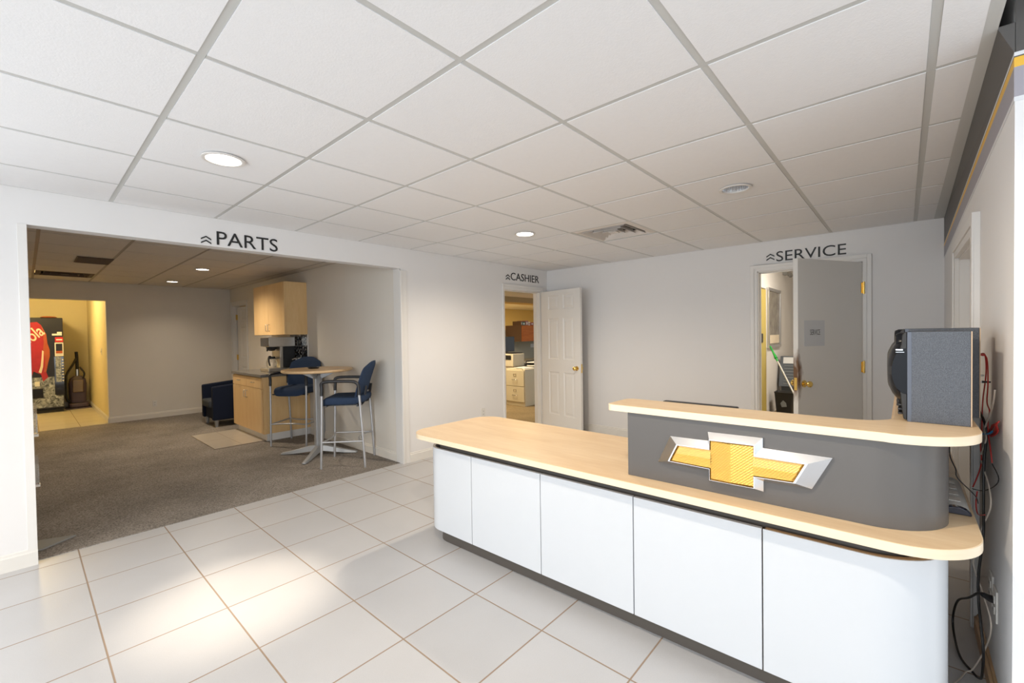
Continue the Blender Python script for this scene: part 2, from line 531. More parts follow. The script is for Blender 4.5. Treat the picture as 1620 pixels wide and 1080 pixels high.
def rrect(x0, y0, x1, y1, r, n=4):
    return arc(x1 - r, y1 - r, r, 0, 90, n) + arc(x0 + r, y1 - r, r, 90, 180, n) + arc(x0 + r, y0 + r, r, 180, 270, n) + arc(x1 - r, y0 + r, r, 270, 360, n)


def root_loc(o):
    v = Vector((0, 0, 0))
    while o is not None:
        v += Vector(o.location); o = o.parent
    return v


def part(name, mb, mat, parent=None, world=True, bevel=0.0, smooth=True, segs=2, subsurf=0, label=None, clean=True):
    bm = mb.bm
    if clean:
        bmesh.ops.remove_doubles(bm, verts=bm.verts, dist=1e-6)
    bmesh.ops.recalc_face_normals(bm, faces=bm.faces)
    if parent is not None and world:
        bmesh.ops.translate(bm, verts=bm.verts, vec=-root_loc(parent))
    me = bpy.data.meshes.new(name)
    bm.to_mesh(me); bm.free()
    for mm in (mat if isinstance(mat, (list, tuple)) else [mat]):
        me.materials.append(MATS[mm])
    if smooth:
        try:
            me.shade_smooth()
            me.set_sharp_from_angle(angle=math.radians(38))
        except Exception:
            pass
    o = bpy.data.objects.new(name, me); C.objects.link(o)
    if parent is not None: o.parent = parent
    if bevel > 0:
        b = o.modifiers.new('bevel', 'BEVEL'); b.width = bevel; b.segments = segs; b.limit_method = 'ANGLE'
        b.angle_limit = math.radians(50); b.harden_normals = False
    if subsurf:
        q = o.modifiers.new('subsurf', 'SUBSURF'); q.levels = subsurf; q.render_levels = subsurf
    if label: o['label'] = label
    return o


def thing(name, label, cat, loc=(0, 0, 0), rz=0.0, group=None):
    o = bpy.data.objects.new(name, None); C.objects.link(o)
    o.empty_display_size = 0.1
    o.location = loc; o.rotation_euler = (0, 0, rz)
    o['label'] = label; o['category'] = cat
    if group: o['group'] = group
    return o


def tag(o, label, cat, group=None):
    o['label'] = label; o['category'] = cat
    if group: o['group'] = group
    return o


def struct(name, mb, mat, bevel=0.0, parent=None, smooth=True):
    o = part(name, mb, mat, parent, bevel=bevel, smooth=smooth)
    if parent is None: o['kind'] = 'structure'
    return o


def dup(root, loc, rz, label, group=None):
    r = root.copy(); C.objects.link(r)
    r.location = loc; r.rotation_euler = (0, 0, rz); r['label'] = label
    if group: r['group'] = group
    for ch in list(root.children):
        c = ch.copy(); C.objects.link(c); c.parent = r
        for g in ch.children:
            d = g.copy(); C.objects.link(d); d.parent = c
    return r


def text_mb(body, w, h, depth, mat4, shear=0.0, bold=0.0):
    """flat lettering w x h (metres) in its local xy plane, extruded depth, placed by mat4"""
    cu = bpy.data.curves.new('lettering', 'FONT'); cu.body = body; cu.shear = shear
    cu.extrude = 0.5; cu.offset = bold; cu.resolution_u = 4
    o = bpy.data.objects.new('lettering', cu); C.objects.link(o)
    dg = bpy.context.evaluated_depsgraph_get()
    me = bpy.data.meshes.new_from_object(o.evaluated_get(dg))
    bpy.data.objects.remove(o); bpy.data.curves.remove(cu)
    mb = MB(); mb.bm.from_mesh(me); bpy.data.meshes.remove(me)
    xs = [v.co.x for v in mb.bm.verts]; ys = [v.co.y for v in mb.bm.verts]; zs = [v.co.z for v in mb.bm.verts]
    for v in mb.bm.verts:
        v.co.x = (v.co.x - min(xs)) / (max(xs) - min(xs)) * w
        v.co.y = (v.co.y - min(ys)) / (max(ys) - min(ys)) * h
        v.co.z = (v.co.z - min(zs)) / (max(zs) - min(zs)) * depth
    mb.xf(mat4)
    return mb


def frame_mat(o, xd, yd):
    xd, yd = Vector(xd).normalized(), Vector(yd).normalized(); zd = xd.cross(yd)
    m = Matrix.Identity(4)
    for i in range(3):
        m[i][0], m[i][1], m[i][2], m[i][3] = xd[i], yd[i], zd[i], o[i]
    return m


def fmat(o): return frame_mat


# ------------------------------------------------------------------ structure: shell
XB, YL, YR, XC = 5.33, 4.05, -0.258, 2.092     # back wall, left wall, right wall, right outside corner
XF, YS = -4.8, -3.5                            # facade and side window wall behind the camera
WH = 2.36

struct('floor', MB().box((XF - .1, YS - .1, -0.08), (XB + .12, YL + .06, 0.0)), 'tile', smooth=False)
struct('floor_parts', MB().box((-.80, YL + .06, -0.08), (2.85, 9.9, 0.004)), 'carpet', smooth=False)
struct('floor_hall', MB().box((-2.2, 9.9, -0.08), (1.1, 13.3, 0.006)), 'hall_tile', smooth=False)
struct('floor_office', MB().box((2.85, YL + .06, -0.08), (15.0, 13.4, 0.004)), 'carpet_tan', smooth=False)
struct('floor_service', MB().box((XB + .12, -0.5, -0.08), (11.2, YL + .06, 0.0)), 'carpet_tan', smooth=False)
struct('trim_floor_inset', MB().box((1.56, 6.42, 0.004), (2.16, 7.58, 0.012)), 'mat_tile', smooth=False)

# left wall with the wide parts opening and the cashier door
m = MB()
m.box((XF, YL, 0), (-4.4, YL + .12, 2.62)); m.box((-4.4, YL, 0), (-.9, YL + .12, .25)); m.box((-4.4, YL, 2.2), (-.9, YL + .12, 2.62)); m.box((-.9, YL, 0), (0.025, YL + .12, WH)); m.box((0.025, YL, 2.12), (2.72, YL + .12, WH + .2))
m.box((2.72, YL, 0), (4.365, YL + .12, WH)); m.box((4.365, YL, 2.012), (5.154, YL + .12, WH)); m.box((5.154, YL, 0), (XB + .12, YL + .12, WH))
struct('wall_left', m, 'wall_paint', smooth=False)
# back wall with the service door
m = MB()
m.box((XB, 1.189, 0), (XB + .12, YL, WH)); m.box((XB, 0.293, 2.03), (XB + .12, 1.189, WH)); m.box((XB, YR - .12, 0), (XB + .12, 0.293, WH))
struct('wall_back', m, 'wall_paint', smooth=False)
# right wall: doorway, outside corner, then away to the right
m = MB()
m.box((XC, YR - .14, 0), (3.0, YR, 2.62)); m.box((3.0, YR - .14, 1.83), (3.95, YR, 2.62)); m.box((3.95, YR - .14, 0), (XB, YR, 2.62))
m.box((XC, YS, 0), (XC + .14, YR - .14, 2.62)); 
struct('wall_right', m, 'wall_paint', smooth=False)
# facade with big windows (behind the camera)
m = MB()
m.box((XF - .12, YS - .12, 0), (XF, YL + .12, 0.25)); m.box((XF - .12, YS - .12, 2.2), (XF, YL + .12, 2.62))
for y0, y1 in ((YS - .12, YS + .25), (3.45, YL + .12)): m.box((XF - .12, y0, .25), (XF, y1, 2.2))
struct('wall_front', m, 'wall_paint', smooth=False)
m = MB()
m.box((XF, YS - .12, 0), (XC + .14, YS, 0.25)); m.box((XF, YS - .12, 2.2), (XC + .14, YS, 2.62))
m.box((XF, YS - .12, .25), (XF + .3, YS, 2.2)); m.box((XC - .3, YS - .12, .25), (XC + .14, YS, 2.2))
struct('wall_side', m, 'wall_paint', smooth=False)
m = MB()
for y in (-1.6, 0.1, 1.8): m.box((XF - .08, y - .03, .25), (XF - .03, y + .03, 2.2))
struct('window_1', m, 'window_frame', smooth=False)
m = MB()
for x in (-3.0, -1.4, .3): m.box((x - .03, YS - .08, .25), (x + .03, YS - .03, 2.2))
struct('window_2', m, 'window_frame', smooth=False)
m = MB()
for x in (-3.24, -2.07): m.box((x - .03, YL + .03, .25), (x + .03, YL + .08, 2.2))
struct('window_3_added', m, 'window_frame', smooth=False)  # unseen window, added to let the extra left daylight in

# parts room, hall, office, service room shells
m = MB(); m.box((2.73, YL + .12, 0), (2.85, 8.93, 2.4)); m.box((2.73, 8.93, 2.05), (2.85, 9.80, 2.4)); m.box((2.73, 9.80, 0), (2.85, 9.9, 2.4))
struct('wall_parts_right', m, 'wall_beige', smooth=False)
m = MB(); m.box((0.92, 9.9, 0), (2.85, 10.02, 2.4)); m.box((-1.0, 9.9, 2.05), (0.92, 10.02, 2.4)); m.box((-1.12, 9.9, 0), (-1.0, 10.02, 2.4))
struct('wall_parts_back', m, 'wall_beige', smooth=False)
struct('wall_parts_left', MB().box((-.80, YL + .12, 0), (-.68, 9.9, 2.6)), 'wall_beige', smooth=False)
m = MB(); m.box((0.92, 10.02, 0), (1.04, 13.2, 2.5)); m.box((-1.1, 13.15, 0), (0.92, 13.27, 2.5)); m.box((-1.12, 10.02, 0), (-1.0, 13.27, 2.5))
struct('wall_hall', m, 'hall_paint', smooth=False)
struct('ceiling_hall', MB().box((-1.12, 9.92, 2.5), (1.04, 13.27, 2.58)), 'hall_paint', smooth=False)
m = MB(); m.box((2.86, 11.5, 0), (14.8, 11.62, 2.4)); m.box((14.7, YL + .12, 0), (14.8, 11.6, 2.4))
struct('wall_office_back', m, 'wall_yellow', smooth=False)
struct('wall_office_side', MB().box((2.85, YL + .12, 0), (2.87, 11.6, 2.4)), 'wall_yellow', smooth=False)
struct('ceiling_office', MB().box((2.85, YL + .1, 2.36), (14.9, 11.7, 2.44)), 'ceiling_tile', smooth=False)
struct('trim_office_beam', MB().box((2.86, 7.6, 2.22), (14.6, 8.1, 2.36)), 'beam_tan', smooth=False)
m = MB(); m.box((XB + .12, 1.66, 0), (7.05, 1.78, 2.75)); m.box((7.05, 1.66, 2.06), (7.98, 1.78, 2.75)); m.box((7.98, 1.66, 0), (11.0, 1.78, 2.75))
m.box((11.0, -.5, 0), (11.12, 1.78, 2.75)); m.box((XB + .12, -.5, 0), (11.0, -.38, 2.75))
struct('wall_service', m, 'wall_paint', smooth=False)
struct('ceiling_service', MB().box((XB + .12, -.5, 2.75), (11.12, 1.8, 2.82)), 'ceiling_tile', smooth=False)


# ------------------------------------------------------------------ suspended ceilings
def grid_ceiling(name, gname, xs, ys, z, tile, bar, holes=(), voids=(), drop=0.0025):
    t = MB(); e = 0.013
    bm = t.bm
    for a, b in zip(xs, xs[1:]):
        for c, d in zip(ys, ys[1:]):
            cx, cy = (a + b) / 2, (c + d) / 2
            if any(abs(cx - q[0]) < .25 and abs(cy - q[1]) < .25 for q in voids): continue
            x0, x1, y0, y1 = a + e, b - e, c + e, d - e
            zl = z - drop
            hole = [q for q in holes if abs(cx - q[0]) < .25 and abs(cy - q[1]) < .25]
            if hole:
                hx, hy, hr = hole[0]
                N = 32; inn, out, up = [], [], []
                for k in range(N):
                    th = 2 * PI * k / N + PI / 4
                    cc, ss = math.cos(th), math.sin(th)
                    inn.append(bm.verts.new((hx + hr * cc, hy + hr * ss, zl)))
                    mm = max(abs(cc), abs(ss))
                    ex = (x1 - x0) / 2 * cc / mm; ey = (y1 - y0) / 2 * ss / mm
                    out.append(bm.verts.new(((x0 + x1) / 2 + ex, (y0 + y1) / 2 + ey, zl)))
                    up.append(bm.verts.new(((x0 + x1) / 2 + ex, (y0 + y1) / 2 + ey, z + .012)))
                for k in range(N):
                    j = (k + 1) % N
                    bm.faces.new((inn[k], inn[j], out[j], out[k])); bm.faces.new((out[k], out[j], up[j], up[k]))
            else:
                t.box((x0, y0, zl), (x1, y1, z + .012))
    o = part(name, t, tile, smooth=False); o['kind'] = 'structure'
    g = MB()
    for x in xs[1:-1]: g.box((x - .0135, ys[0], z), (x + .012, ys[-1], z + .03))
    for y in ys[1:-1]:
        for a, b in zip(xs, xs[1:]): g.box((a + .0135, y - .0125, z), (b - .0135, y + .0125, z + .03))
    for x in (xs[0], xs[-1]): g.box((x - .02, ys[0] - .0004, z - .0008), (x + .02, ys[-1] + .02, z + .03))
    for y in (ys[0] + .02, ys[-1]): g.box((xs[0] - .0205, y - .02, z - .0014), (xs[-1] + .0205, y + .02, z + .0306))
    o2 = part(gname, g, bar, smooth=False); o2['kind'] = 'structure'


GX = [1.0266 + .6096 * i for i in range(-11, 8)]
GX = [x for x in GX if XF + .1 < x < XB - .08]
GY = [0.5336 + .6065 * j for j in range(-6, 6)]
GY = [y for y in GY if YS + .08 < y < YL - .08]
LAMPS = [(0.722, 2.666), (3.178, 0.837), (3.178, 2.666)]
VENT = (3.77, 2.056)
HR = 0.082
# over the counter room (clear of the right wall) and, in front of the outside corner, on to the side windows
GYm = [-.205] + [y for y in GY if y > YR + .05] + [YL]
grid_ceiling('ceiling', 'trim_ceiling_grid', [XF] + GX + [XB], GYm, H, 'ceiling_tile', 'tbar', [(a, b, HR) for a, b in LAMPS + [(0.722, .837), (-1.72, 2.666), (-1.72, .837), (-3.55, 2.666), (-3.55, .837)]], [VENT])
struct('trim_fascia', MB().box((XF, -.19, H + .031), (XB, -.18, 2.62)), 'stripe_dark', smooth=False)
struct('ceiling_slab', MB().box((XF - .12, YS - .12, 2.62), (XB + .12, YL + .12, 2.7)), 'ceiling_tile', smooth=False)
struct('trim_wall_angle', MB().prism([(XF, -.186), (XC, -.2215), (XB, -.257), (XB, -.195), (XC, -.188), (XF, -.15)], H - .003, H + .031), 'tbar', smooth=False)
PX = [-1.13, -.515, 0.105, 0.725, 1.345, 1.965, 2.585]
PY = [4.42 + .61 * k for k in range(9)]
PLAMPS = [(1.68, 7.20), (1.66, 9.05)]
PVENT = [(0.415, 9.0)]
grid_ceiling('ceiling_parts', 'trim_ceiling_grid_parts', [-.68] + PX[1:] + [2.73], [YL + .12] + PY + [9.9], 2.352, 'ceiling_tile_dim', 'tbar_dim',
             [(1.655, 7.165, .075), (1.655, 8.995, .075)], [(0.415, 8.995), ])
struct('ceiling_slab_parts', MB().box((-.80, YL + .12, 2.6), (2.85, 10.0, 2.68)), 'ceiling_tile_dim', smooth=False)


# ------------------------------------------------------------------ trims, baseboards, casings
def base(name, a, b, mat='base_paint', h=0.105, t=0.014):
    # baseboard along a->b ; room is on the left-hand side of a->b
    a, b = Vector(a), Vector(b); d = (b - a).normalized(); nrm = Vector((-d.y, d.x))
    mb = MB()
    prof = [(0, 0), (t, 0), (t, h * .78), (t * .55, h * .84), (t * .45, h * .96), (0, h)]
    lo = [mb.bm.verts.new((a.x + nrm.x * u, a.y + nrm.y * u, v)) for u, v in prof]
    hi = [mb.bm.verts.new((b.x + nrm.x * u, b.y + nrm.y * u, v)) for u, v in prof]
    n = len(prof)
    for i in range(n): mb.bm.faces.new((lo[i], lo[(i + 1) % n], hi[(i + 1) % n], hi[i]))
    mb.bm.faces.new(lo); mb.bm.faces.new(hi[::-1])
    return struct(name, mb, mat)


base('baseboard_left', (0.027, YL), (XF, YL)); base('baseboard_left_middle', (4.325, YL), (2.80, YL))
base('baseboard_back', (XB, 1.26), (XB, YL)); base('baseboard_back_corner', (XB, YR), (XB, 0.225))
base('baseboard_right', (XC, YR), (2.90, YR), 'oak_strip', h=0.075, t=.018); base('baseboard_right_far', (4.08, YR), (XB, YR), 'oak_strip', h=.075, t=.018)
base('baseboard_parts_right', (2.73, YL + .12), (2.73, 6.36), 'wall_beige'); base('baseboard_parts_back', (2.73, 9.9), (0.92, 9.9), 'wall_beige')
base('baseboard_parts_right_far', (2.73, 7.58), (2.73, 8.86), 'wall_beige')
base('baseboard_hall', (0.92, 9.90), (0.92, 13.15)); base('baseboard_hall_back', (0.92, 13.15), (-1.0, 13.15))

# opening to the parts room: corner bead strips
m = MB(); m.box((-0.015, YL - .006, 0.1), (0.027, YL + .122, 2.12)); struct('trim_1', m, 'trim_paint', bevel=.002)
m = MB(); m.box((2.716, YL - .008, 0.0), (2.80, YL + .0, 2.10)); m.box((2.716, YL - .014, 0.0), (2.742, YL + .0, 2.1)); m.box((2.716, YL, 0), (2.73, YL + .124, 2.12)); struct('trim_2', m, 'trim_paint', bevel=.002)


def casing(name, u0, u1, zt, w, t, plane, side, mat='trim_paint', depth=.12, wl=None, wr=None):
    """door casing on plane ('x',X) or ('y',Y); side=+-1 gives the room side; jamb lining included"""
    mb = MB(); wl = wl or w; wr = wr or w

    def bx(a0, a1, z0, z1, d0, d1):
        if plane[0] == 'x': mb.box((plane[1] + d0, a0, z0), (plane[1] + d1, a1, z1))
        else: mb.box((a0, plane[1] + d0, z0), (a1, plane[1] + d1, z1))
    for d0, d1, in_ in ((0, side * t, 0.0), (side * t, side * (t + .007), w * .45)):
        bx(u0 - wl, u0 - in_ if in_ else u0, 0, zt + (w if not in_ else w), d0, d1)
        bx(u1 + in_ if in_ else u1, u1 + wr, 0, zt + w, d0, d1)
        bx(u0 - (in_ or 0), u1 + (in_ or 0), zt + in_, zt + w, d0, d1)
    # lining
    bx(u0 - .001, u0 + .012, 0, zt, 0, -side * depth); bx(u1 - .012, u1 + .001, 0, zt, 0, -side * depth); bx(u0, u1, zt - .012, zt + .001, 0, -side * depth)
    bx(u0 + .012, u0 + .022, 0, zt, -side * .045, -side * .075); bx(u1 - .022, u1 - .012, 0, zt, -side * .045, -side * .075); bx(u0, u1, zt - .022, zt - .012, -side * .045, -side * .075)
    return struct(name, mb, mat, bevel=.0015)


casing('trim_3', 4.365, 5.154, 2.012, .065, .012, ('y', YL), -1, wl=.04)
casing('trim_4', 0.293, 1.189, 2.03, .065, .012, ('x', XB), -1)
casing('trim_5', 3.0, 3.95, 1.83, .09, .022, ('y', YR), 1, depth=.10)
casing('trim_6', 8.97, 9.78, 2.03, .06, .012, ('x', 2.73), -1)


def knob_mb(c, ax, out, r=.027):
    """door knob with rose on a face; axis 'x' or 'y' local, out=+-1"""
    mb = MB(); prof = [(.0, 0), (.031, 0), (.031, .006), (.012, .012), (.010, .026), (.017, .034), (r, .048), (r * .95, .060), (r * .6, .069), (0.0, .071)]
    mb.lathe([(a, b * out) for a, b in prof], c, ax, 24)
    return mb


# cashier door: six panel leaf swung into the room (leaf-local: x along leaf, y = thickness, z up)
def panel_door(name, loc, rz, w, h, mat):
    d = bpy.data.objects.new(name, None)
    mb = MB(); bm = mb.bm
    cols = [(0.155 / .79 * w, .372 / .79 * w), (.458 / .79 * w, .672 / .79 * w)]
    rows = [(.22, .84), (1.02, 1.61), (1.735, 1.94)]
    xs = [0, cols[0][0], cols[0][1], cols[1][0], cols[1][1], w]; zs = [0.012, .22, .84, 1.02, 1.61, 1.735, 1.94, h]
    T = .035
    for sgn, y in ((-1, 0.0), (1, T)):
        for i in range(5):
            for j in range(7):
                x0, x1, z0, z1 = xs[i], xs[i + 1], zs[j], zs[j + 1]
                if i in (1, 3) and j in (1, 3, 5):
                    # sunk moulding then raised field
                    loops = []
                    for ins, dy in ((0, 0), (.014, .008), (.026, .008), (.05, .002)):
                        yy = y - sgn * dy
                        loops.append([bm.verts.new(p) for p in ((x0 + ins, yy, z0 + ins), (x1 - ins, yy, z0 + ins), (x1 - ins, yy, z1 - ins), (x0 + ins, yy, z1 - ins))])
                    for A, B in zip(loops, loops[1:]):
                        for k in range(4): bm.faces.new((A[k], A[(k + 1) % 4], B[(k + 1) % 4], B[k]))
                    bm.faces.new(loops[-1])
                else:
                    bm.faces.new([bm.verts.new(p) for p in ((x0, y, z0), (x1, y, z0), (x1, y, z1), (x0, y, z1))])
    for a, b in (((0, zs[0]), (w, zs[0])), ((w, zs[0]), (w, h)), ((w, h), (0, h)), ((0, h), (0, zs[0]))):
        bm.faces.new([bm.verts.new(p) for p in ((a[0], 0, a[1]), (b[0], 0, b[1]), (b[0], T, b[1]), (a[0], T, a[1]))])
    o = part(name, mb, mat, smooth=False)
    o.location = loc; o.rotation_euler = (0, 0, rz); o['kind'] = 'structure'
    return o, T


a = math.radians(-100)
d1, T = panel_door('door_1', (5.15, 4.028, 0.0), a, .785, 2.005, 'trim_paint')
# leaf side facing the camera is local -y or +y; knobs on both faces
part('door_knob', knob_mb((.715, 0.0, .91), 'y', -1), 'brass', d1, world=False)
part('door_knob', knob_mb((.715, T, .91), 'y', 1), 'brass', d1, world=False)
part('latch_plate', MB().box((.785, .008, .85), (.787, .027, .97)), 'brass', d1, world=False)
for z in (.25, 1.0, 1.78):
    part('door_hinge', MB().cyl((-.004, T + .002, z - .045), (-.004, T + .002, z + .045), .006), 'brass', d1, world=False)

# service door: plain leaf swung into the room, grimy at the knob edge
th = math.radians(63)
ang = math.atan2(math.cos(th), -math.sin(th))
d2 = part('door_2', MB().box((0.0, -.0, 0.012), (.878, .044, 2.02)), 'service_paint', bevel=.002)
d2.location = (5.332, 0.3345, 0); d2.rotation_euler = (0, 0, ang); d2["kind"] = "structure"
T2 = .044
part('door_knob', knob_mb((.805, T2, .915), 'y', 1, .028), 'brass', d2, world=False)
part('door_knob', knob_mb((.805, 0.0, .915), 'y', -1, .028), 'brass', d2, world=False)
part('latch_plate', MB().box((.878, .009, .86), (.880, .035, .97)), 'brass', d2, world=False)
for z in (.28, 1.03, 1.78):
    mb = MB().cyl((-.008, T2 + .008, z - .055), (-.008, T2 + .008, z + .055), .0085); mb.cyl((-.008, T2 + .008, z - .06), (-.008, T2 + .008, z + .06), .005)
    mb.box((0.0, T2, z - .05), (.022, T2 + .002, z + .05))
    part('door_hinge', mb, 'brass', d2, world=False)
# door of the right-hand doorway: closed white panel leaf, seen edge on
d3, T3 = panel_door('door_3', (3.935, YR - .095, 0), PI, .92, 1.81, 'trim_paint')
part('door_knob', knob_mb((.75, -.0, .91), 'y', -1), 'brass', d3, world=False)
# door beyond the sink unit, standing inside its frame
d4, T4 = panel_door('door_4', (2.80, 9.735, 0), math.radians(-84), .74, 2.0, 'trim_paint')
for z in (.3, 1.02, 1.8):
    mb = MB().cyl((-.02, -.006, z - .05), (-.02, -.006, z + .05), .012); mb.box((-.02, -.012, z - .05), (.02, -.002, z + .05))
    part('door_hinge', mb, 'brass', d4, world=False)
struct('wall_store', MB().box((4.0, 8.6, 0), (4.05, 10.3, 2.4)), 'wall_beige', smooth=False)
# yellow door in the service room wall
d5 = struct('door_5', MB().box((7.06, 1.655, .01), (7.975, 1.70, 2.04)), 'yellow_door', bevel=.002)
part('latch_plate', MB().box((7.66, 1.648, 1.20), (7.74, 1.655, 1.34)), 'black_plastic', d5)

# paper notice on the service door (child coordinates in the leaf frame, but a thing of its own)
LM = Matrix.Translation((5.332, 0.3345, 0)) @ Matrix.Rotation(ang, 4, 'Z')


def leaf(x, y, z): return LM @ Vector((x, y, z))


nt = thing('paper_notice', 'white printed paper notice taped to the service door', 'notice', leaf(.66, T2, 1.36))
mb = MB().box((.535, T2 + .0004, 1.245), (.800, T2 + .0016, 1.475)).xf(LM); part('sheet', mb, 'paper_cool', nt, smooth=False)
fm = LM @ frame_mat((.725, T2 + .0016, 1.345), (-1, 0, 0), (0, 0, 1))
part('lettering', text_mb('SERVICE', .13, .048, .0006, fm), 'ink_grey', nt, smooth=False, label='grey SERVICE lettering')

# ------------------------------------------------------------------ wall graphic on the right wall
wg = thing('wall_stripe', 'dark grey, yellow and lilac stripe graphic along the top of the right wall', 'wall graphic', (XC, YR, 2.1))
ZN = dict(a=H + .0, b=2.252, c=2.240, d=2.236, e=2.206, f=2.114, g=2.100)
ZF = dict(a=H + .0, b=2.118, c=2.112, d=2.110, e=2.092, f=2.000, g=1.994)


def band(name, hi, lo, mat, t):
    mb = MB()
    mb.prism([(XC - t, ZN[lo]), (XB, ZF[lo]), (XB, ZF[hi] if hi != 'a' else 2.6), (XC - t, ZN[hi] if hi != 'a' else 2.6)], YR, YR + t, 'y')
    mb.box((XC - t, YS + .1, ZN[lo]), (XC, YR, ZN[hi] if hi != 'a' else 2.615))
    part(name, mb, mat, wg, smooth=False)


mb = MB(); bm = mb.bm
fr = [(XC - .002, YR + .002, ZN['b']), (XB, YR + .002, ZF['b']), (XB, -.2555, H + .002), (XC - .002, -.2195, H + .002)]
bk = [(x, YR - .001, z) for x, y, z in fr]
fv = [bm.verts.new(q) for q in fr]; bv = [bm.verts.new(q) for q in bk]
bm.faces.new(fv); bm.faces.new(bv[::-1])
for k in range(4): bm.faces.new((fv[k], fv[(k + 1) % 4], bv[(k + 1) % 4], bv[k]))
mb.box((XC - .002, YS + .1, ZN['b']), (XC, YR, 2.615))
part('dark_band', mb, 'stripe_dark', wg, smooth=False)
band('white_line', 'b', 'c', 'stripe_white', .002)
band('dark_line', 'c', 'd', 'stripe_dark', .002); band('yellow_band', 'd', 'e', 'stripe_yellow', .002)
band('lilac_band', 'e', 'f', 'stripe_lilac', .002); band('white_line', 'f', 'g', 'stripe_white', .002)


# ------------------------------------------------------------------ lettering over the doorways
def chevrons(mb, m4, w, h, t):
    for k in (0, 1):
        z0 = k * h * .5
        pts = [(0, z0), (w / 2, z0 + h * .34), (w, z0), (w, z0 + h * .18), (w / 2, z0 + h * .52), (0, z0 + h * .18)]
        sub = MB(); sub.prism(pts[:], 0, t)
        sub.xf(m4)
        me = bpy.data.meshes.new('tmp'); sub.bm.to_mesh(me); mb.bm.from_mesh(me); bpy.data.meshes.remove(me); sub.bm.free()


def sign(word, label, org, xd, w, h, ach, t=.004):
    s = thing('lettering_sign', label, 'sign', org)
    m4 = frame_mat(org, xd, (0, 0, 1))
    part('lettering', text_mb(word, w, h, t, m4), 'ink', s, smooth=False)
    off, cw, chh, dz = ach
    o2 = Vector(org) + Vector(xd) * off + Vector((0, 0, dz))
    mb = MB(); chevrons(mb, frame_mat(o2, xd, (0, 0, 1)), cw, chh, t)
    part('arrow', mb, 'ink', s, smooth=False)
    return s


# left wall faces -y : reading direction +x ; back wall faces -x : reading direction -y
sign('PARTS', 'black PARTS lettering with double chevron above the wide opening', (1.035, YL - .0005, 2.136), (1, 0, 0), .452, .108, (-.105, .068, .06, -.002))
sign('CASHIER', 'black CASHIER lettering with double chevron above the six-panel door', (4.508, YL - .0005, 2.14), (1, 0, 0), .625, .104, (-.10, .082, .075, -.004))
sign('SERVICE', 'black SERVICE lettering with double chevron above the back wall door', (XB - .0005, 1.008, 2.116), (0, -1, 0), .59, .105, (-.092, .075, .07, .018))


# ------------------------------------------------------------------ ceiling fixtures
def downlight(x, y, z, r, lit, label, group, power=40, angle=1.2, blend=1.0):
    d = thing('downlight', label, 'ceiling light', (x, y, z), group=group)
    mb = MB().lathe([(r * .97, .002), (r * 1.2, -.001), (r * 1.22, -.006), (r * 1.1, -.009), (r * .98, -.006), (r * .97, .004)], (x, y, z - .006), 'z', 40, False)
    part('trim_ring', mb, 'trim_paint', d)
    mb = MB(); N = 64
    prof = [(r * .99, -.004), (r * .9, .05), (r * .72, .11), (r * .45, .15)]
    rings = [[mb.bm.verts.new((x + (q * (1 - .02 * (k % 2))) * math.cos(2 * PI * k / N), y + (q * (1 - .02 * (k % 2))) * math.sin(2 * PI * k / N), z + h)) for k in range(N)] for q, h in prof]
    for A, B in zip(rings, rings[1:]):
        for k in range(N): mb.bm.faces.new((A[k], A[(k + 1) % N], B[(k + 1) % N], B[k]))
    mb.bm.faces.new(rings[-1])
    part('reflector', mb, 'chrome', d, smooth=False)
    if lit:
        part('lens', MB().lathe([(r * .96, 0), (r * .9, .006), (0, .008)], (x, y, z + .0), 'z', 32, False), 'lamp_glow', d)
        spot('downlight_lamp', (x, y, z - .03), power, WARM, angle, blend, .04)
    else:
        part('bulb', MB().lathe([(0, .045), (.022, .05), (.036, .075), (.036, .1), (.02, .14)], (x, y, z), 'z', 24), 'plate_ivory', d)
    return d


downlight(*LAMPS[0], H, HR, True, 'lit round downlight above the tile floor near the parts opening', 'reception downlights', 190, .52)
downlight(*LAMPS[1], H, HR, False, 'unlit round downlight with ribbed chrome reflector towards the service door', 'reception downlights')
downlight(*LAMPS[2], H, HR, True, 'small-looking lit downlight beside the square vent', 'reception downlights', 82, 2.8, .8)
downlight(.722, .837, H, HR, True, 'added unseen downlight above the near end of the reception counter', 'reception downlights', 70, 2.9, .45)  # extra lamp out of view, added to brighten worktop, right wall and service door
for i, (x_, y_) in enumerate(((-1.72, 2.666), (-1.72, .837), (-3.55, 2.666), (-3.55, .837))):  # unseen lamps behind the camera, added to lift the back of the room
    downlight(x_, y_, H, HR, True, 'added unseen downlight of the front showroom, %s' % ('left row nearer the counter', 'right row nearer the counter', 'left row by the facade windows', 'right row by the facade windows')[i], 'reception downlights', 36, 2.9, .45)
downlight(1.655, 7.165, 2.352, .075, True, 'lit downlight of the parts room, the one nearer the opening', 'parts room downlights', 92, 2.6)
downlight(1.655, 8.995, 2.352, .075, True, 'lit downlight of the parts room, the one nearer the back wall', 'parts room downlights', 26, 2.3)


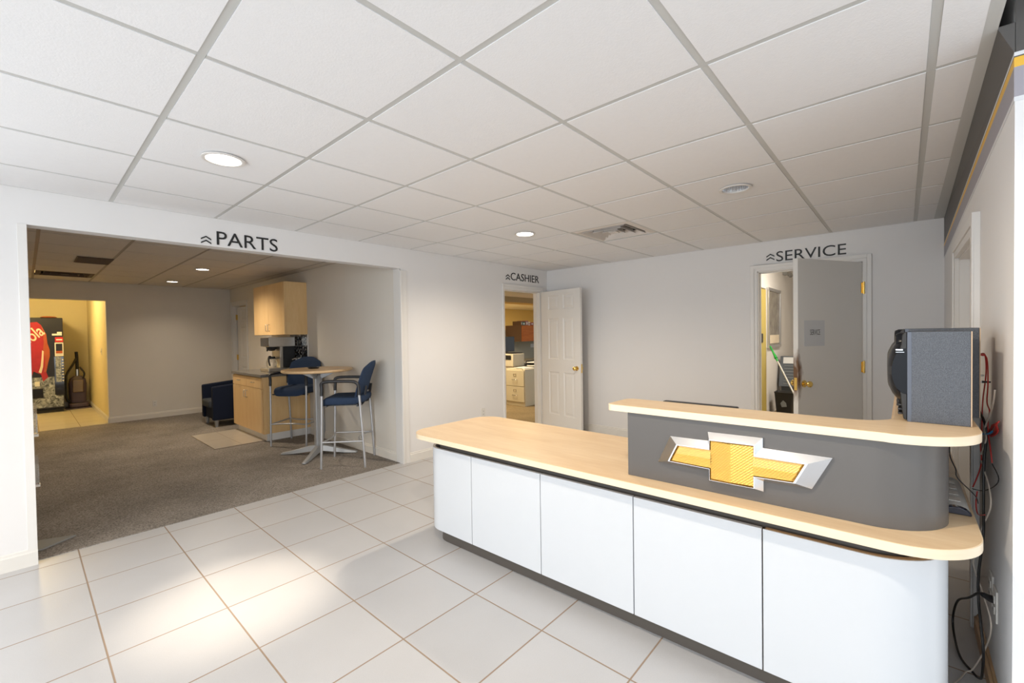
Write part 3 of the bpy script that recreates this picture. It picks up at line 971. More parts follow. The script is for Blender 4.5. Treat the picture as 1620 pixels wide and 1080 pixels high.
def diffuser(name, label, cx, cy, z, s, mat, group=None):
    d = thing(name, label, 'vent', (cx, cy, z))
    h = s / 2
    part('duct', MB().box((cx - h * .9, cy - h * .9, z + .10), (cx + h * .9, cy + h * .9, z + .12)), 'vent_shade', d, smooth=False)
    mb = MB(); bm = mb.bm

    def ring(a0, z0, a1, z1):
        A = [bm.verts.new((cx + sx * a0, cy + sy * a0, z0)) for sx, sy in ((-1, -1), (1, -1), (1, 1), (-1, 1))]
        B = [bm.verts.new((cx + sx * a1, cy + sy * a1, z1)) for sx, sy in ((-1, -1), (1, -1), (1, 1), (-1, 1))]
        for k in range(4): bm.faces.new((A[k], A[(k + 1) % 4], B[(k + 1) % 4], B[k]))
    ring(h, z + .004, h * .86, z - .004); ring(h * .86, z - .004, h * .80, z + .02)
    part('frame', mb, mat, d, smooth=False)
    mb = MB(); bm = mb.bm
    ring(h * .80, z + .02, h * .80, z + .10)
    part('collar', mb, 'vent_shade', d, smooth=False)  # collar and duct painted near-black so the vent interior looks unlit
    for k, f in enumerate((.74, .50, .27)):
        mb = MB(); bm = mb.bm
        ring(h * f, z - .004, h * (f - .065), z + .034); ring(h * f, z - .004, h * f, z - .001); ring(h * f, z - .001, h * (f - .065), z + .037)
        part('louver', mb, mat, d, smooth=False)
    part('core', MB().box((cx - h * .13, cy - h * .13, z - .002), (cx + h * .13, cy + h * .13, z + .003)), mat, d, smooth=False)
    return d


diffuser('ceiling_diffuser', 'square white louvred air vent in the reception ceiling', VENT[0], VENT[1], H, .585, 'vent_white')
diffuser('ceiling_diffuser', 'louvred air vent at the back of the parts room ceiling', .415, 8.995, 2.352, .585, 'vent_brown')
g = thing('return_grille', 'dark brown return air grille in the parts room ceiling', 'vent', (.575, 7.2, 2.345))
part('frame', MB().box((.42, 6.93, 2.340), (.73, 7.46, 2.346)), 'vent_brown', g, smooth=False)
mb = MB()
for k in range(12): mb.box((.43, 6.95 + k * .042, 2.334), (.72, 6.965 + k * .042, 2.340))
part('slats', mb, 'vent_brown', g, smooth=False)

# ------------------------------------------------------------------ reception counter
rc = thing('reception_counter', 'white panelled reception counter base with dark kick plate on the tile floor', 'counter', (1.86, 1.2, 0))
FX = lambda y: 1.822 + (2.42 - y) * .0205        # front face drifts a little with y
yl, yr = 2.465, -.112
seams = [2.0, 1.465, .93, .404]
zb, zt_ = .09, .638
RB = .22
frontR = FX(.404) + .003


def panel(path, z0=zb, z1=zt_, t=.02, mat='white_laminate', name='front_panel', par=rc, bevel=.0015):
    return part(name, MB().wall_path(path, t, z0, z1), mat, par, bevel=bevel)


gap = .0022
lp = [(2.42, yl)] + [(FX(2.3) + .16, yl)] + [(x, y) for x, y in arc(FX(2.3) + .145, yl - .145, .145, 90, 180, 10)]
lp += [(FX(2.0 + gap), 2.0 + gap)]
panel(lp)
for s0, s1 in zip(seams, seams[1:]):
    panel([(FX(s0 - gap), s0 - gap), (FX(s1 + gap), s1 + gap)])
rx = FX(.404)
rp = [(rx, .404 - gap)] + [(x, y) for x, y in arc(rx + .006 + RB, yr + RB, RB, 180, 270, 14)] + [(2.62, yr)]
panel(rp, t=.005)
# dark reveal under the worktop, kick plate, end panels behind
inner = lambda path, d: path
kp = [(2.40, yl - .05)] + [(x + 0.0, y) for x, y in arc(FX(2.3) + .05 + .11, yl - .05 - .11, .11, 90, 180, 8)] + [(FX(.4) + .068, .25)] + [(x, y) for x, y in arc(FX(.4) + .068 + .16, .05 + .16 - .09, .16, 180, 270, 8)] + [(2.6, -.04)]
part('kick_plate', MB().wall_path(kp, .02, 0.0, zb + .003), 'dark_kick', rc)
rv = [(2.40, yl - .04)] + arc(FX(2.3) + .04 + .12, yl - .04 - .12, .12, 90, 180, 8) + [(FX(.4) + .045, .25)] + arc(FX(.4) + .045 + .18, -.065 + .18, .18, 180, 270, 10) + [(2.6, -.065)]
part('reveal_strip', MB().wall_path(rv, .02, zt_ - .01, .6905), 'reveal', rc)
part('panel_rim', MB().wall_path([(rx + .006, .395)] + arc(rx + .006 + RB, yr + RB, RB - .006, 180, 270, 14) + [(2.60, yr + .006)], .016, zb, zt_ + .001), 'oak_strip', rc)
part('end_panel', MB().box((2.42, yl - .022, 0.0), (2.50, yl, .69)), 'maple', rc, smooth=False)
part('back_panel', MB().box((2.49, .50, 0.0), (2.51, yl - .025, .69)), 'maple', rc, smooth=False)
part('return_panel', MB().box((2.52, .43, 0.0), (3.48, .45, .69)), 'maple', rc, smooth=False)

# worktop (continuous L)
wt_poly = [(1.781, .30)] + [] 
wt = [(2.56, .46)]
wt += arc(2.41, 2.592 - .15, .15, 0, 90, 8)
wt += arc(1.771 + .165, 2.592 - .165, .165, 90, 180, 10)
wt += [(1.802, .30)]
wt += arc(1.806 + .222, -.186 + .222, .222, 180, 270, 14)
wt += [(3.50, -.186), (3.50, .46)]
wo = thing('worktop', 'long light maple worktop lying on the white reception counter', 'worktop', (1.9, 1.2, .69))
part('top', MB().prism(wt, .6905, .7225), 'maple', wo, bevel=.0015)
part('edge_band', MB().wall_path(wt[::1], -.0012, .6908, .7212), 'maple_edge', wo, label='paler maple edge band')

# raised riser with transaction shelf
rs = thing('counter_riser', 'grey curved riser carrying the raised maple shelf on the right of the counter', 'counter', (1.9, .4, .7225))
rp2 = [(2.03, .972), (1.893, .972), (1.913, .15)] + arc(1.913 + .215, .1, .215, 180, 270, 14) + [(3.30, -.115)]
part('riser_panel', MB().wall_path(rp2, .022, .7225, 1.021), 'grey_laminate', rs, bevel=.0015)
part('support_panel', MB().wall_path([(2.10, .02), (3.28, .02)], .02, .7225, 1.021), 'maple', rs, smooth=False)
tt = [(2.104, .16)] + arc(2.104 - .045, 1.075 - .045, .045, 0, 90, 5) + arc(1.877 + .03, 1.075 - .03, .03, 90, 180, 5)
tt += [(1.89, .05)] + arc(1.885 + .223, -.19 + .223, .223, 180, 270, 14) + [(3.40, -.19), (3.40, .03)]
tt += [(2.24, .03)] + [(2.24 - .136 + .136 * (1 - math.cos(math.radians(t))) * 0 + .136 - .136 * math.sin(math.radians(t)), .166 - .136 * math.cos(math.radians(t))) for t in (15, 30, 45, 60, 75)]
part('shelf', MB().prism(tt, 1.0205, 1.0505), 'maple', rs, bevel=.0015)
part('edge_band', MB().wall_path(tt, -.0012, 1.0208, 1.0492), 'maple_edge', rs, label='paler maple edge band')

# emblem on the riser
em = thing('emblem', 'chrome framed golden bow tie emblem mounted on the grey riser', 'emblem', (1.9, .5, .87))
# outline (y, z) measured on the riser plane, clockwise seen from the front
OUT = [(.822, .813), (.766, .936), (.609, .939), (.609, .976), (.407, .979), (.407, .940), (.189, .939), (.250, .815), (.405, .811), (.405, .771), (.607, .769), (.607, .813)]
INN = [(.762, .832), (.727, .905), (.596, .907), (.596, .946), (.434, .949), (.434, .907), (.268, .907), (.304, .833), (.435, .829), (.435, .784), (.596, .783), (.596, .829)]
RPX = lambda y: 1.893 + (.972 - y) / .822 * .020
mb = MB(); bm = mb.bm
def ev(lst, d): return [bm.verts.new((RPX(y) - d, y, z)) for y, z in lst]
A = ev(OUT, 0.0); B = ev(OUT, .012)
MID = [((a * .12 + c * .88), (b * .12 + d * .88)) for (a, b), (c, d) in zip(OUT, INN)]
Cc = ev(MID, .034); D = ev(INN, .034); E_ = ev(INN, .022)
for P_, Q_ in ((A, B), (B, Cc), (Cc, D), (D, E_)):
    for k in range(12): bm.faces.new((P_[k], P_[(k + 1) % 12], Q_[(k + 1) % 12], Q_[k]))
part('chrome_frame', mb, 'chrome', em, smooth=False, label='bright chrome frame')
mb = MB(); bm = mb.bm
cy_, cz_ = .515, .868
# gold field: slightly crowned, split at the centre ridge
def ins(l, k): return [(cy_ + (y - cy_) * k, cz_ + (z - cz_) * (k - .03)) for y, z in l]
GI = ins(INN, .965)
A = ev(INN, .021); B = ev(GI, .027)
for k in range(12): bm.faces.new((A[k], A[(k + 1) % 12], B[(k + 1) % 12], B[k]))
v = lambda y, z, d: bm.verts.new((RPX(y) - d, y, z))
# left bar 0,1,2,11 ; block 2,3,4,5 8,9,10,11 ; right bar 5,6,7,8 -- each field ridged
def quad(*p): bm.faces.new([v(*q) for q in p])
zl, zr_ = .869, .868
L0, L1 = GI[0], GI[1]; R0, R1 = GI[6], GI[7]
mL = ((L0[0] + L1[0]) / 2, zl); mR = ((R0[0] + R1[0]) / 2, zr_)
yb0, yb1 = GI[2][0], GI[5][0]
quad((L1[0], L1[1], .027), (yb0, GI[2][1], .027), (yb0, zl, .031), (*mL, .031)); quad((*mL, .031), (yb0, zl, .031), (yb0, GI[11][1], .027), (L0[0], L0[1], .027))
quad((yb1, GI[5][1], .027), (R0[0], R0[1], .027), (*mR, .031), (yb1, zr_, .031)); quad((yb1, zr_, .031), (*mR, .031), (R1[0], R1[1], .027), (yb1, GI[8][1], .027))
ymid = .515
quad((yb0, GI[3][1], .027), (ymid, GI[3][1] + .001, .036), (ymid, GI[10][1], .036), (yb0, GI[10][1], .027))
quad((ymid, GI[4][1], .036), (yb1, GI[4][1], .027), (yb1, GI[9][1], .027), (ymid, GI[9][1], .036))
part('gold_insert', mb, 'gold_insert', em, smooth=False, label='ribbed golden insert')

# monitor standing on the lower desk behind the riser
mo = thing('monitor', 'black monitor whose top edge shows behind the raised shelf', 'monitor', (2.40, .80, .7225))
part('screen_housing', MB().box((2.36, .62, .76), (2.40, 1.0, 1.012)), 'black_plastic', mo, bevel=.006)
part('stand', MB().box((2.40, .78, .735), (2.425, .84, .90)), 'black_plastic', mo, bevel=.003)
part('foot', MB().box((2.33, .70, .7225), (2.50, .92, .737)), 'black_plastic', mo, bevel=.004)

# long white device with a dark rounded end lying on the lower desk
dv = thing('power_bar', 'long rounded white device with a dark end on the lower desk', 'device', (2.40, -.15, .7225))


def half_round(y0, y1, hgt, n=12):
    c, r = (y0 + y1) / 2, (y1 - y0) / 2
    return [(c + r * math.cos(PI * k / n), .7228 + hgt * math.sin(PI * k / n)) for k in range(n + 1)]


mb = MB().prism([(y, z) for y, z in half_round(-.178, -.098, .026)], 2.245, 2.66, 'x')
part('body', mb, 'paper', dv, bevel=.002)
mb = MB().prism([(y, z) for y, z in half_round(-.180, -.096, .028)], 2.222, 2.247, 'x')
part('end_cap', mb, 'blue_led', dv, bevel=.004, label='glossy dark rounded end')
for k in range(4):
    part('socket', MB().box((2.30 + k * .085, -.155, .7480), (2.35 + k * .085, -.122, .7505)), 'plate_ivory', dv, smooth=False)


# ------------------------------------------------------------------ speakers
def speaker(name, label, x0, x1, yb, yf, z0, z1):
    s = thing(name, label, 'speaker', ((x0 + x1) / 2, (yb + yf) / 2, z0), group='speakers on the raised shelf')
    part('cabinet', MB().box((x0, yb + .003, z0), (x1, yf, z1)), 'speaker_vinyl', s, bevel=.002)
    part('back_board', MB().box((x0 + .001, yb, z0 + .001), (x1 - .001, yb + .003, z1 - .001)), 'mdf', s, smooth=False, label='raw fibreboard back edge')
    part('trim_strip', MB().box((x0 - .001, yf - .012, z0), (x1 + .001, yf, z1)), 'speaker_trim', s, bevel=.001)
    hgt = z1 - z0; xc = (x0 + x1) / 2
    # moulded baffle, profile in (y, z)
    pr = [(yf, z0 + .004), (yf + .010, z0 + .008), (yf + .014, z0 + .04), (yf + .018, z0 + .085), (yf + .020, z0 + .12), (yf + .020, z0 + .27), (yf + .016, z0 + .285), (yf + .014, z1 - .012), (yf + .006, z1 - .001), (yf, z1 - .001)]
    part('baffle', MB().prism(pr, x0 + .001, x1 - .001, 'x'), 'black_matte', s, bevel=.004)
    for k in range(3):
        part('ridge', MB().box((x0 + .02, yf + .012, z0 + .022 + k * .016), (x1 - .02, yf + .026, z0 + .029 + k * .016)), 'black_plastic', s, bevel=.002)
    # big woofer pod bulging outwards
    zc = z0 + .185
    def pod(prof, zq, nm_):
        mb = MB().lathe(prof, (xc, 0, zq), 'y', 56)
        for px_, nx in ((x0 + .0005, -1), (x1 - .0005, 1)):
            g = bmesh.ops.bisect_plane(mb.bm, geom=mb.bm.verts[:] + mb.bm.edges[:] + mb.bm.faces[:], plane_co=(px_, 0, 0), plane_no=(nx, 0, 0), clear_outer=True)
            ed = [e for e in g['geom_cut'] if isinstance(e, bmesh.types.BMEdge)]
            bmesh.ops.holes_fill(mb.bm, edges=ed, sides=0)
        part(nm_, mb, 'pod_black', s)
    pod([(.124, yf - .008), (.121, yf + .012), (.109, yf + .030), (.090, yf + .043), (.062, yf + .054), (.052, yf + .056), (.044, yf + .046), (.02, yf + .042), (0, yf + .05)], zc, 'woofer')
    pod([(.046, yf + .002), (.046, yf + .020), (.040, yf + .032), (.030, yf + .034), (.022, yf + .026), (0, yf + .032)], z1 - .048, 'tweeter')
    return s


near_speaker = speaker('speaker', 'dark grey bookshelf speaker nearest the camera on the raised shelf', 2.167, 2.345, -.174, -.008, 1.0505, 1.381)
speaker('speaker', 'second dark grey speaker mostly hidden behind the first one', 2.40, 2.578, -.214, -.002, 1.0505, 1.392)
mb = MB().box((2.1663, .004, 1.312), (2.1672, .024, 1.317)); mb.box((2.1663, .000, 1.305), (2.1672, .024, 1.3065))
part('badge', mb, 'satin_silver', near_speaker, smooth=False, label='tiny silver badge')


# ------------------------------------------------------------------ cables and outlets by the right wall
def cable(name, label, pts, r, mat, sub=5):
    o = part(name, MB().tube(pts, r, 8, sub), mat)
    return tag(o, label, 'cable')


def wall_plate(label, x, z, w, h, kind, plane='y', pos=YR, sgn=1, group=None):
    p = thing('outlet_plate', label, 'outlet', (x, pos, z) if plane == 'y' else (pos, x, z), group=group)

    def bx(a0, a1, b0, b1, d0, d1, n, mat, bev=0.0):
        if plane == 'y': m_ = MB().box((a0, pos + sgn * d0, b0), (a1, pos + sgn * d1, b1))
        else: m_ = MB().box((pos + sgn * d0, a0, b0), (pos + sgn * d1, a1, b1))
        part(n, m_, mat, p, bevel=bev)
    bx(x - w / 2, x + w / 2, z - h / 2, z + h / 2, 0.0, .006, 'plate', 'plate_ivory', .002)
    if kind == 'duplex':
        for dz in (-.02, .02):
            bx(x - .017, x + .017, z + dz - .014, z + dz + .014, .006, .009, 'socket', 'plate_ivory', .001)
            bx(x - .008, x - .005, z + dz - .005, z + dz + .006, .009, .0094, 'slot', 'slot_dark'); bx(x + .005, x + .008, z + dz - .005, z + dz + .006, .009, .0094, 'slot', 'slot_dark')
    elif kind == 'switch':
        bx(x - .005, x + .005, z - .012, z + .012, .006, .014, 'toggle', 'plate_ivory', .001)
    return p


wall_plate('ivory outlet plate low on the right wall, the one with the black plug', 2.41, .355, .075, .118, 'duplex')
wall_plate('ivory wall plate low on the right wall, behind the plugged outlet', 2.51, .37, .075, .118, 'duplex')
wall_plate('white outlet low on the left wall beside the counter end', 3.932, .385, .075, .118, 'duplex', 'y', YL, -1)
wall_plate('small brown outlet low on the parts room back wall', 1.522, .258, .06, .10, 'duplex', 'y', 9.9, -1)
wall_plate('light switch on the yellow hall side wall', 10.683, 1.19, .075, .118, 'switch', 'x', .92, -1)

pw = thing('power_cable', 'thick black power cable hanging behind the counter end, looping up to its wall plug', 'cable', (2.45, -.22, .5))
part('cord', MB().tube([(2.555, -.224, 1.057), (2.510, -.232, 1.029), (2.483, -.238, .983), (2.490, -.232, .865), (2.458, -.228, .704), (2.42, -.224, .60), (2.45, -.215, .44), (2.44, -.214, .34), (2.39, -.216, .27), (2.36, -.220, .18), (2.42, -.222, .06), (2.48, -.219, .012), (2.51, -.205, .010), (2.60, -.175, .010), (2.74, -.165, .03), (2.78, -.165, .09), (2.70, -.175, .20), (2.52, -.195, .305), (2.42, -.212, .375), (2.39, -.225, .385)], .0042, 8, 6), 'wire_black', pw)
part('plug', MB().cyl((2.40, -.222, .382), (2.428, -.2475, .362), .009, .014, 12), 'black_plastic', pw)
cable('signal_cable', 'thin cream cable wandering down the right wall past the outlets',
      [(2.300, -.24, 1.169), (2.36, -.24, 1.10), (2.487, -.235, 1.006), (2.468, -.235, .960), (2.559, -.230, .878), (2.505, -.232, .841), (2.410, -.238, .790), (2.376, -.238, .724), (2.489, -.226, .604), (2.459, -.210, .525), (2.50, -.205, .451), (2.45, -.225, .371), (2.369, -.240, .293), (2.45, -.235, .16), (2.50, -.205, .03), (2.50, -.185, .008), (2.44, -.165, .006), (2.38, -.14, .006)], .0026, 'wire_white')
cable('speaker_wire', 'red speaker wire dropping straight behind the hidden speaker and bending left above the lower desk',
      [(2.564, -.226, 1.285), (2.523, -.236, 1.285), (2.506, -.238, 1.214), (2.58, -.236, 1.091), (2.564, -.232, .952), (2.575, -.230, .915), (2.545, -.230, .852), (2.586, -.222, .783), (2.591, -.210, .737)], .0021, 'wire_red')
cable('speaker_wire', 'red speaker wire running through the red coil at the right wall',
      [(2.567, -.228, 1.283), (2.511, -.240, 1.273), (2.484, -.241, 1.181), (2.51, -.241, 1.101), (2.44, -.241, 1.075), (2.48, -.241, 1.028), (2.462, -.241, .975), (2.411, -.241, .934), (2.39, -.243, .889)], .0021, 'wire_red')
cable('speaker_wire', 'short dark red wire hanging over the worktop edge by the black cable',
      [(2.503, -.215, .745), (2.507, -.212, .697), (2.492, -.216, .658), (2.40, -.226, .687)], .0020, 'wire_red')
cable('black_wire', 'thin black wire dropping under the raised shelf onto the lower desk',
      [(2.262, -.124, 1.018), (2.262, -.124, .964), (2.268, -.126, .919), (2.179, -.135, .895), (2.183, -.140, .864), (2.304, -.192, .78), (2.44, -.212, .715)], .0018, 'wire_black')
cable('black_wire', 'thin black wire curving off the right wall below the red coil',
      [(2.398, -.244, .884), (2.291, -.249, .859), (2.359, -.245, .810), (2.499, -.230, .752), (2.59, -.208, .730)], .0016, 'wire_black')
co = thing('wire_coil', 'bundle of red wire tied with a blue tie at the right wall', 'cable', (2.38, -.245, 1.02))
mb = MB()
for k in range(5):
    a, b = Vector((2.475, -.246, .985)), Vector((2.275 + .012 * k, -.247, 1.062 - .008 * k))
    up = Vector((.10, 0, .10)).normalized() * (.012 + .003 * k)
    loop = [a.lerp(b, .5 - .5 * math.cos(t)) + up * math.sin(t) + Vector((0, .0035 * math.sin(2 * t + k), 0)) for t in [2 * PI * q / 16 for q in range(17)]]
    mb.tube(loop, .0020, 6, 2)
part('coil', mb, 'wire_red', co, clean=False)
part('tie', MB().tube([(2.520, -.229, .972), (2.48, -.236, .980), (2.437, -.240, .990), (2.419, -.246, 1.001)], .0035, 8, 4), 'wire_blue', co, label='bright blue tie')
for i, z in enumerate((1.285, 1.205, 1.18)):
    lab = ('red connector plug high on the back of the hidden speaker', 'small white connector on the back of the hidden speaker', 'grey jack plug with black sleeve on the back of the hidden speaker')[i]
    pl = thing('jack_plug', lab, 'plug', (2.50, -.215, z), group='plugs behind the speakers')
    part('contact', MB().cyl((2.50, -.207, z), (2.50, -.226, z), .0035), ('wire_red', 'plate_ivory', 'satin_silver')[i], pl)
    part('sleeve', MB().cyl((2.50, -.226, z), (2.50, (-.236, -.232, -.250)[i], z), .0048, .003), ('wire_red', 'plate_ivory', 'black_plastic')[i], pl)


# ------------------------------------------------------------------ parts room: sink unit
def bow_handle(p0, p1, out, r=.004):
    p0, p1, out = Vector(p0), Vector(p1), Vector(out)
    return MB().tube([p0, p0 + out * .8, p0 + out + (p1 - p0) * .18, p1 + out + (p0 - p1) * .18, p1 + out * .8, p1], r, 8, 3)


CF, CY0, CY1, CW = 2.112, 6.37, 7.56, 2.728
bc = thing('base_cabinet', 'maple base cabinet with two drawers and two doors against the parts room wall', 'cabinet', (2.4, 6.97, 0.004))
part('carcass', MB().box((CF, CY0, .10), (CW, CY1, .865)), 'maple_v', bc, bevel=.0015)
part('kick_board', MB().box((2.15, CY0 + .004, .004), (CW, CY1 - .004, .10)), 'trim_paint', bc, smooth=False, label='white kick board')
ym = (CY0 + CY1) / 2
for a, b in ((CY0 + .022, ym - .002), (ym + .002, CY1 - .004)):
    d = part('drawer', MB().box((CF - .019, a, .712), (CF - .0005, b, .852)), 'maple_v', bc, bevel=.0015)
    part('handle', bow_handle((CF - .019, (a + b) / 2 - .045, .785), (CF - .019, (a + b) / 2 + .045, .785), (-.026, 0, 0)), 'handle_metal', d)
    d = part('door', MB().box((CF - .019, a, .112), (CF - .0005, b, .706)), 'maple_v', bc, bevel=.0015)
    hy = b - .04 if b < ym + .001 else a + .04
    part('handle', bow_handle((CF - .019, hy, .56), (CF - .019, hy, .655), (-.026, 0, 0)), 'handle_metal', d)
ct = thing('countertop', 'dark grey speckled countertop on the maple base cabinet', 'countertop', (2.4, 6.97, .865))
part('slab', MB().box((CF - .035, CY0 - .018, .8655), (CW, CY1 + .02, .903)), 'granite', ct, bevel=.004)
uc = thing('wall_cabinet', 'maple wall cabinet with two doors above the coffee maker', 'cabinet', (2.57, 7.0, 1.43))
part('carcass', MB().box((2.436, 6.40, 1.432), (CW, 7.60, 2.175)), 'maple_v', uc, bevel=.0015)
for a, b in ((6.404, 6.998), (7.002, 7.596)):
    d = part('door', MB().box((2.416, a, 1.434), (2.4355, b, 2.172)), 'maple_v', uc, bevel=.0015)
    hy = b - .04 if b < 7 else a + .04
    part('handle', bow_handle((2.416, hy, 1.49), (2.416, hy, 1.585), (-.026, 0, 0)), 'handle_metal', d)
bsx = thing('backsplash', 'dark glass mosaic backsplash between countertop and wall cabinet', 'backsplash', (2.72, 6.9, .91))
part('mosaic', MB().box((2.718, 6.40, .9035), (2.7295, 7.0, 1.431)), 'mosaic_tile', bsx, smooth=False)
part('edge_strip', MB().box((2.717, 6.382, .9035), (2.7295, 6.40, 1.431)), 'trim_paint', bsx, smooth=False)
cm = thing('coffee_maker', 'steel and black coffee brewer on the dark countertop', 'coffee maker', (2.45, 6.85, .9035))
part('base', MB().box((2.30, 6.70, .9035), (2.66, 7.02, .955)), 'steel', cm, bevel=.006)
part('tower', MB().box((2.50, 6.705, .955), (2.665, 7.015, 1.27)), 'black_matte', cm, bevel=.004)
part('column_front', MB().box((2.46, 6.705, .955), (2.50, 7.015, 1.27)), 'steel', cm, bevel=.003)
part('head', MB().box((2.31, 6.695, 1.262), (2.67, 7.025, 1.405)), 'steel', cm, bevel=.006)
part('control_panel', MB().box((2.306, 6.71, 1.272), (2.3095, 7.01, 1.392)), 'black_gloss', cm, bevel=.002)
part('funnel', MB().lathe([(.07, 1.262), (.066, 1.235), (.04, 1.205), (.02, 1.20)], (2.40, 6.86, 0), 'z', 24), 'black_plastic', cm)
part('funnel_handle', MB().tube([(2.36, 6.80, 1.25), (2.315, 6.76, 1.25), (2.305, 6.75, 1.20)], .010, 8, 4), 'black_plastic', cm)
cr = thing('coffee_pot', 'glass coffee pot with black handle in the steel brewer', 'coffee pot', (2.40, 6.86, .956))
part('jug', MB().lathe([(.058, .957), (.072, .98), (.075, 1.03), (.055, 1.09), (.045, 1.11)], (2.40, 6.86, 0), 'z', 28, False), 'acrylic', cr)
part('handle', MB().tube([(2.37, 6.80, 1.12), (2.33, 6.76, 1.12), (2.33, 6.765, 1.05), (2.35, 6.79, .99)], .010, 8, 4), 'black_plastic', cr)
part('collar', MB().lathe([(.048, 1.085), (.050, 1.10), (.046, 1.118)], (2.40, 6.86, 0), 'z', 28, False), 'black_plastic', cr)
fa = thing('faucet', 'small chrome and white tap behind the far stool at the backsplash', 'faucet', (2.66, 6.58, .9035))
part('spout', MB().tube([(2.67, 6.6, .9035), (2.67, 6.6, 1.06), (2.64, 6.6, 1.09), (2.58, 6.6, 1.07)], .010, 10, 4), 'chrome', fa)
for y in (6.555, 6.645):
    part('tap_handle', MB().lathe([(.018, .9035), (.012, .93), (.012, 1.05), (.022, 1.06), (.022, 1.085), (.01, 1.095)], (2.67, y, 0), 'z', 18), 'paper', fa)

# ------------------------------------------------------------------ bar table
TX, TY = 2.322, 5.20
bt = thing('bar_table', 'round maple bar table on a silver four-armed pedestal', 'table', (TX, TY, .004))
part('tabletop', MB().lathe([(0, .985), (.375, .985), (.385, .989), (.39, .997), (.39, 1.009), (.385, 1.016), (0, 1.018)], (TX, TY, 0), 'z', 64), 'maple_round', bt)
mb = MB().prism(rrect(TX - .045, TY - .035, TX + .045, TY + .035, .012, 3), .07, .94); part('column', mb, 'table_silver', bt, bevel=.001)
for k in range(4):
    a = PI / 4 + k * PI / 2 + math.radians(0)
    mt = Matrix.Translation((TX, TY, 0)) @ Matrix.Rotation(a, 4, 'Z')
    mb = MB(); bm = mb.bm
    secs = [(.0, .045, .05, .115), (.12, .040, .035, .098), (.30, .032, .014, .052), (.43, .026, .008, .028), (.445, .018, .008, .020)]
    rr = []
    for x, w, z0, z1 in secs:
        rr.append([bm.verts.new(p) for p in ((x, -w, z0), (x, w, z0), (x, w * .6, z1), (x, -w * .6, z1))])
    for A, B in zip(rr, rr[1:]):
        for q in range(4): bm.faces.new((A[q], A[(q + 1) % 4], B[(q + 1) % 4], B[q]))
    bm.faces.new(rr[0][::-1]); bm.faces.new(rr[-1])
    mb.xf(mt); part('leg', mb, 'table_silver', bt, bevel=.003)
    mb = MB().prism([(.035, .93), (.05, .90), (.20, .968), (.20, .985), (.035, .985)], -.012, .012, 'y').xf(mt)
    part('bracket', mb, 'table_silver', bt, bevel=.002)
ash = thing('ashtray', 'small flat black dish on the round bar table', 'dish', (TX - .02, TY + .06, 1.019))
part('dish', MB().lathe([(0, 1.019), (.055, 1.019), (.066, 1.034), (.060, 1.036), (.05, 1.024), (0, 1.023)], (TX - .02, TY + .06, 0), 'z', 32), 'black_plastic', ash)


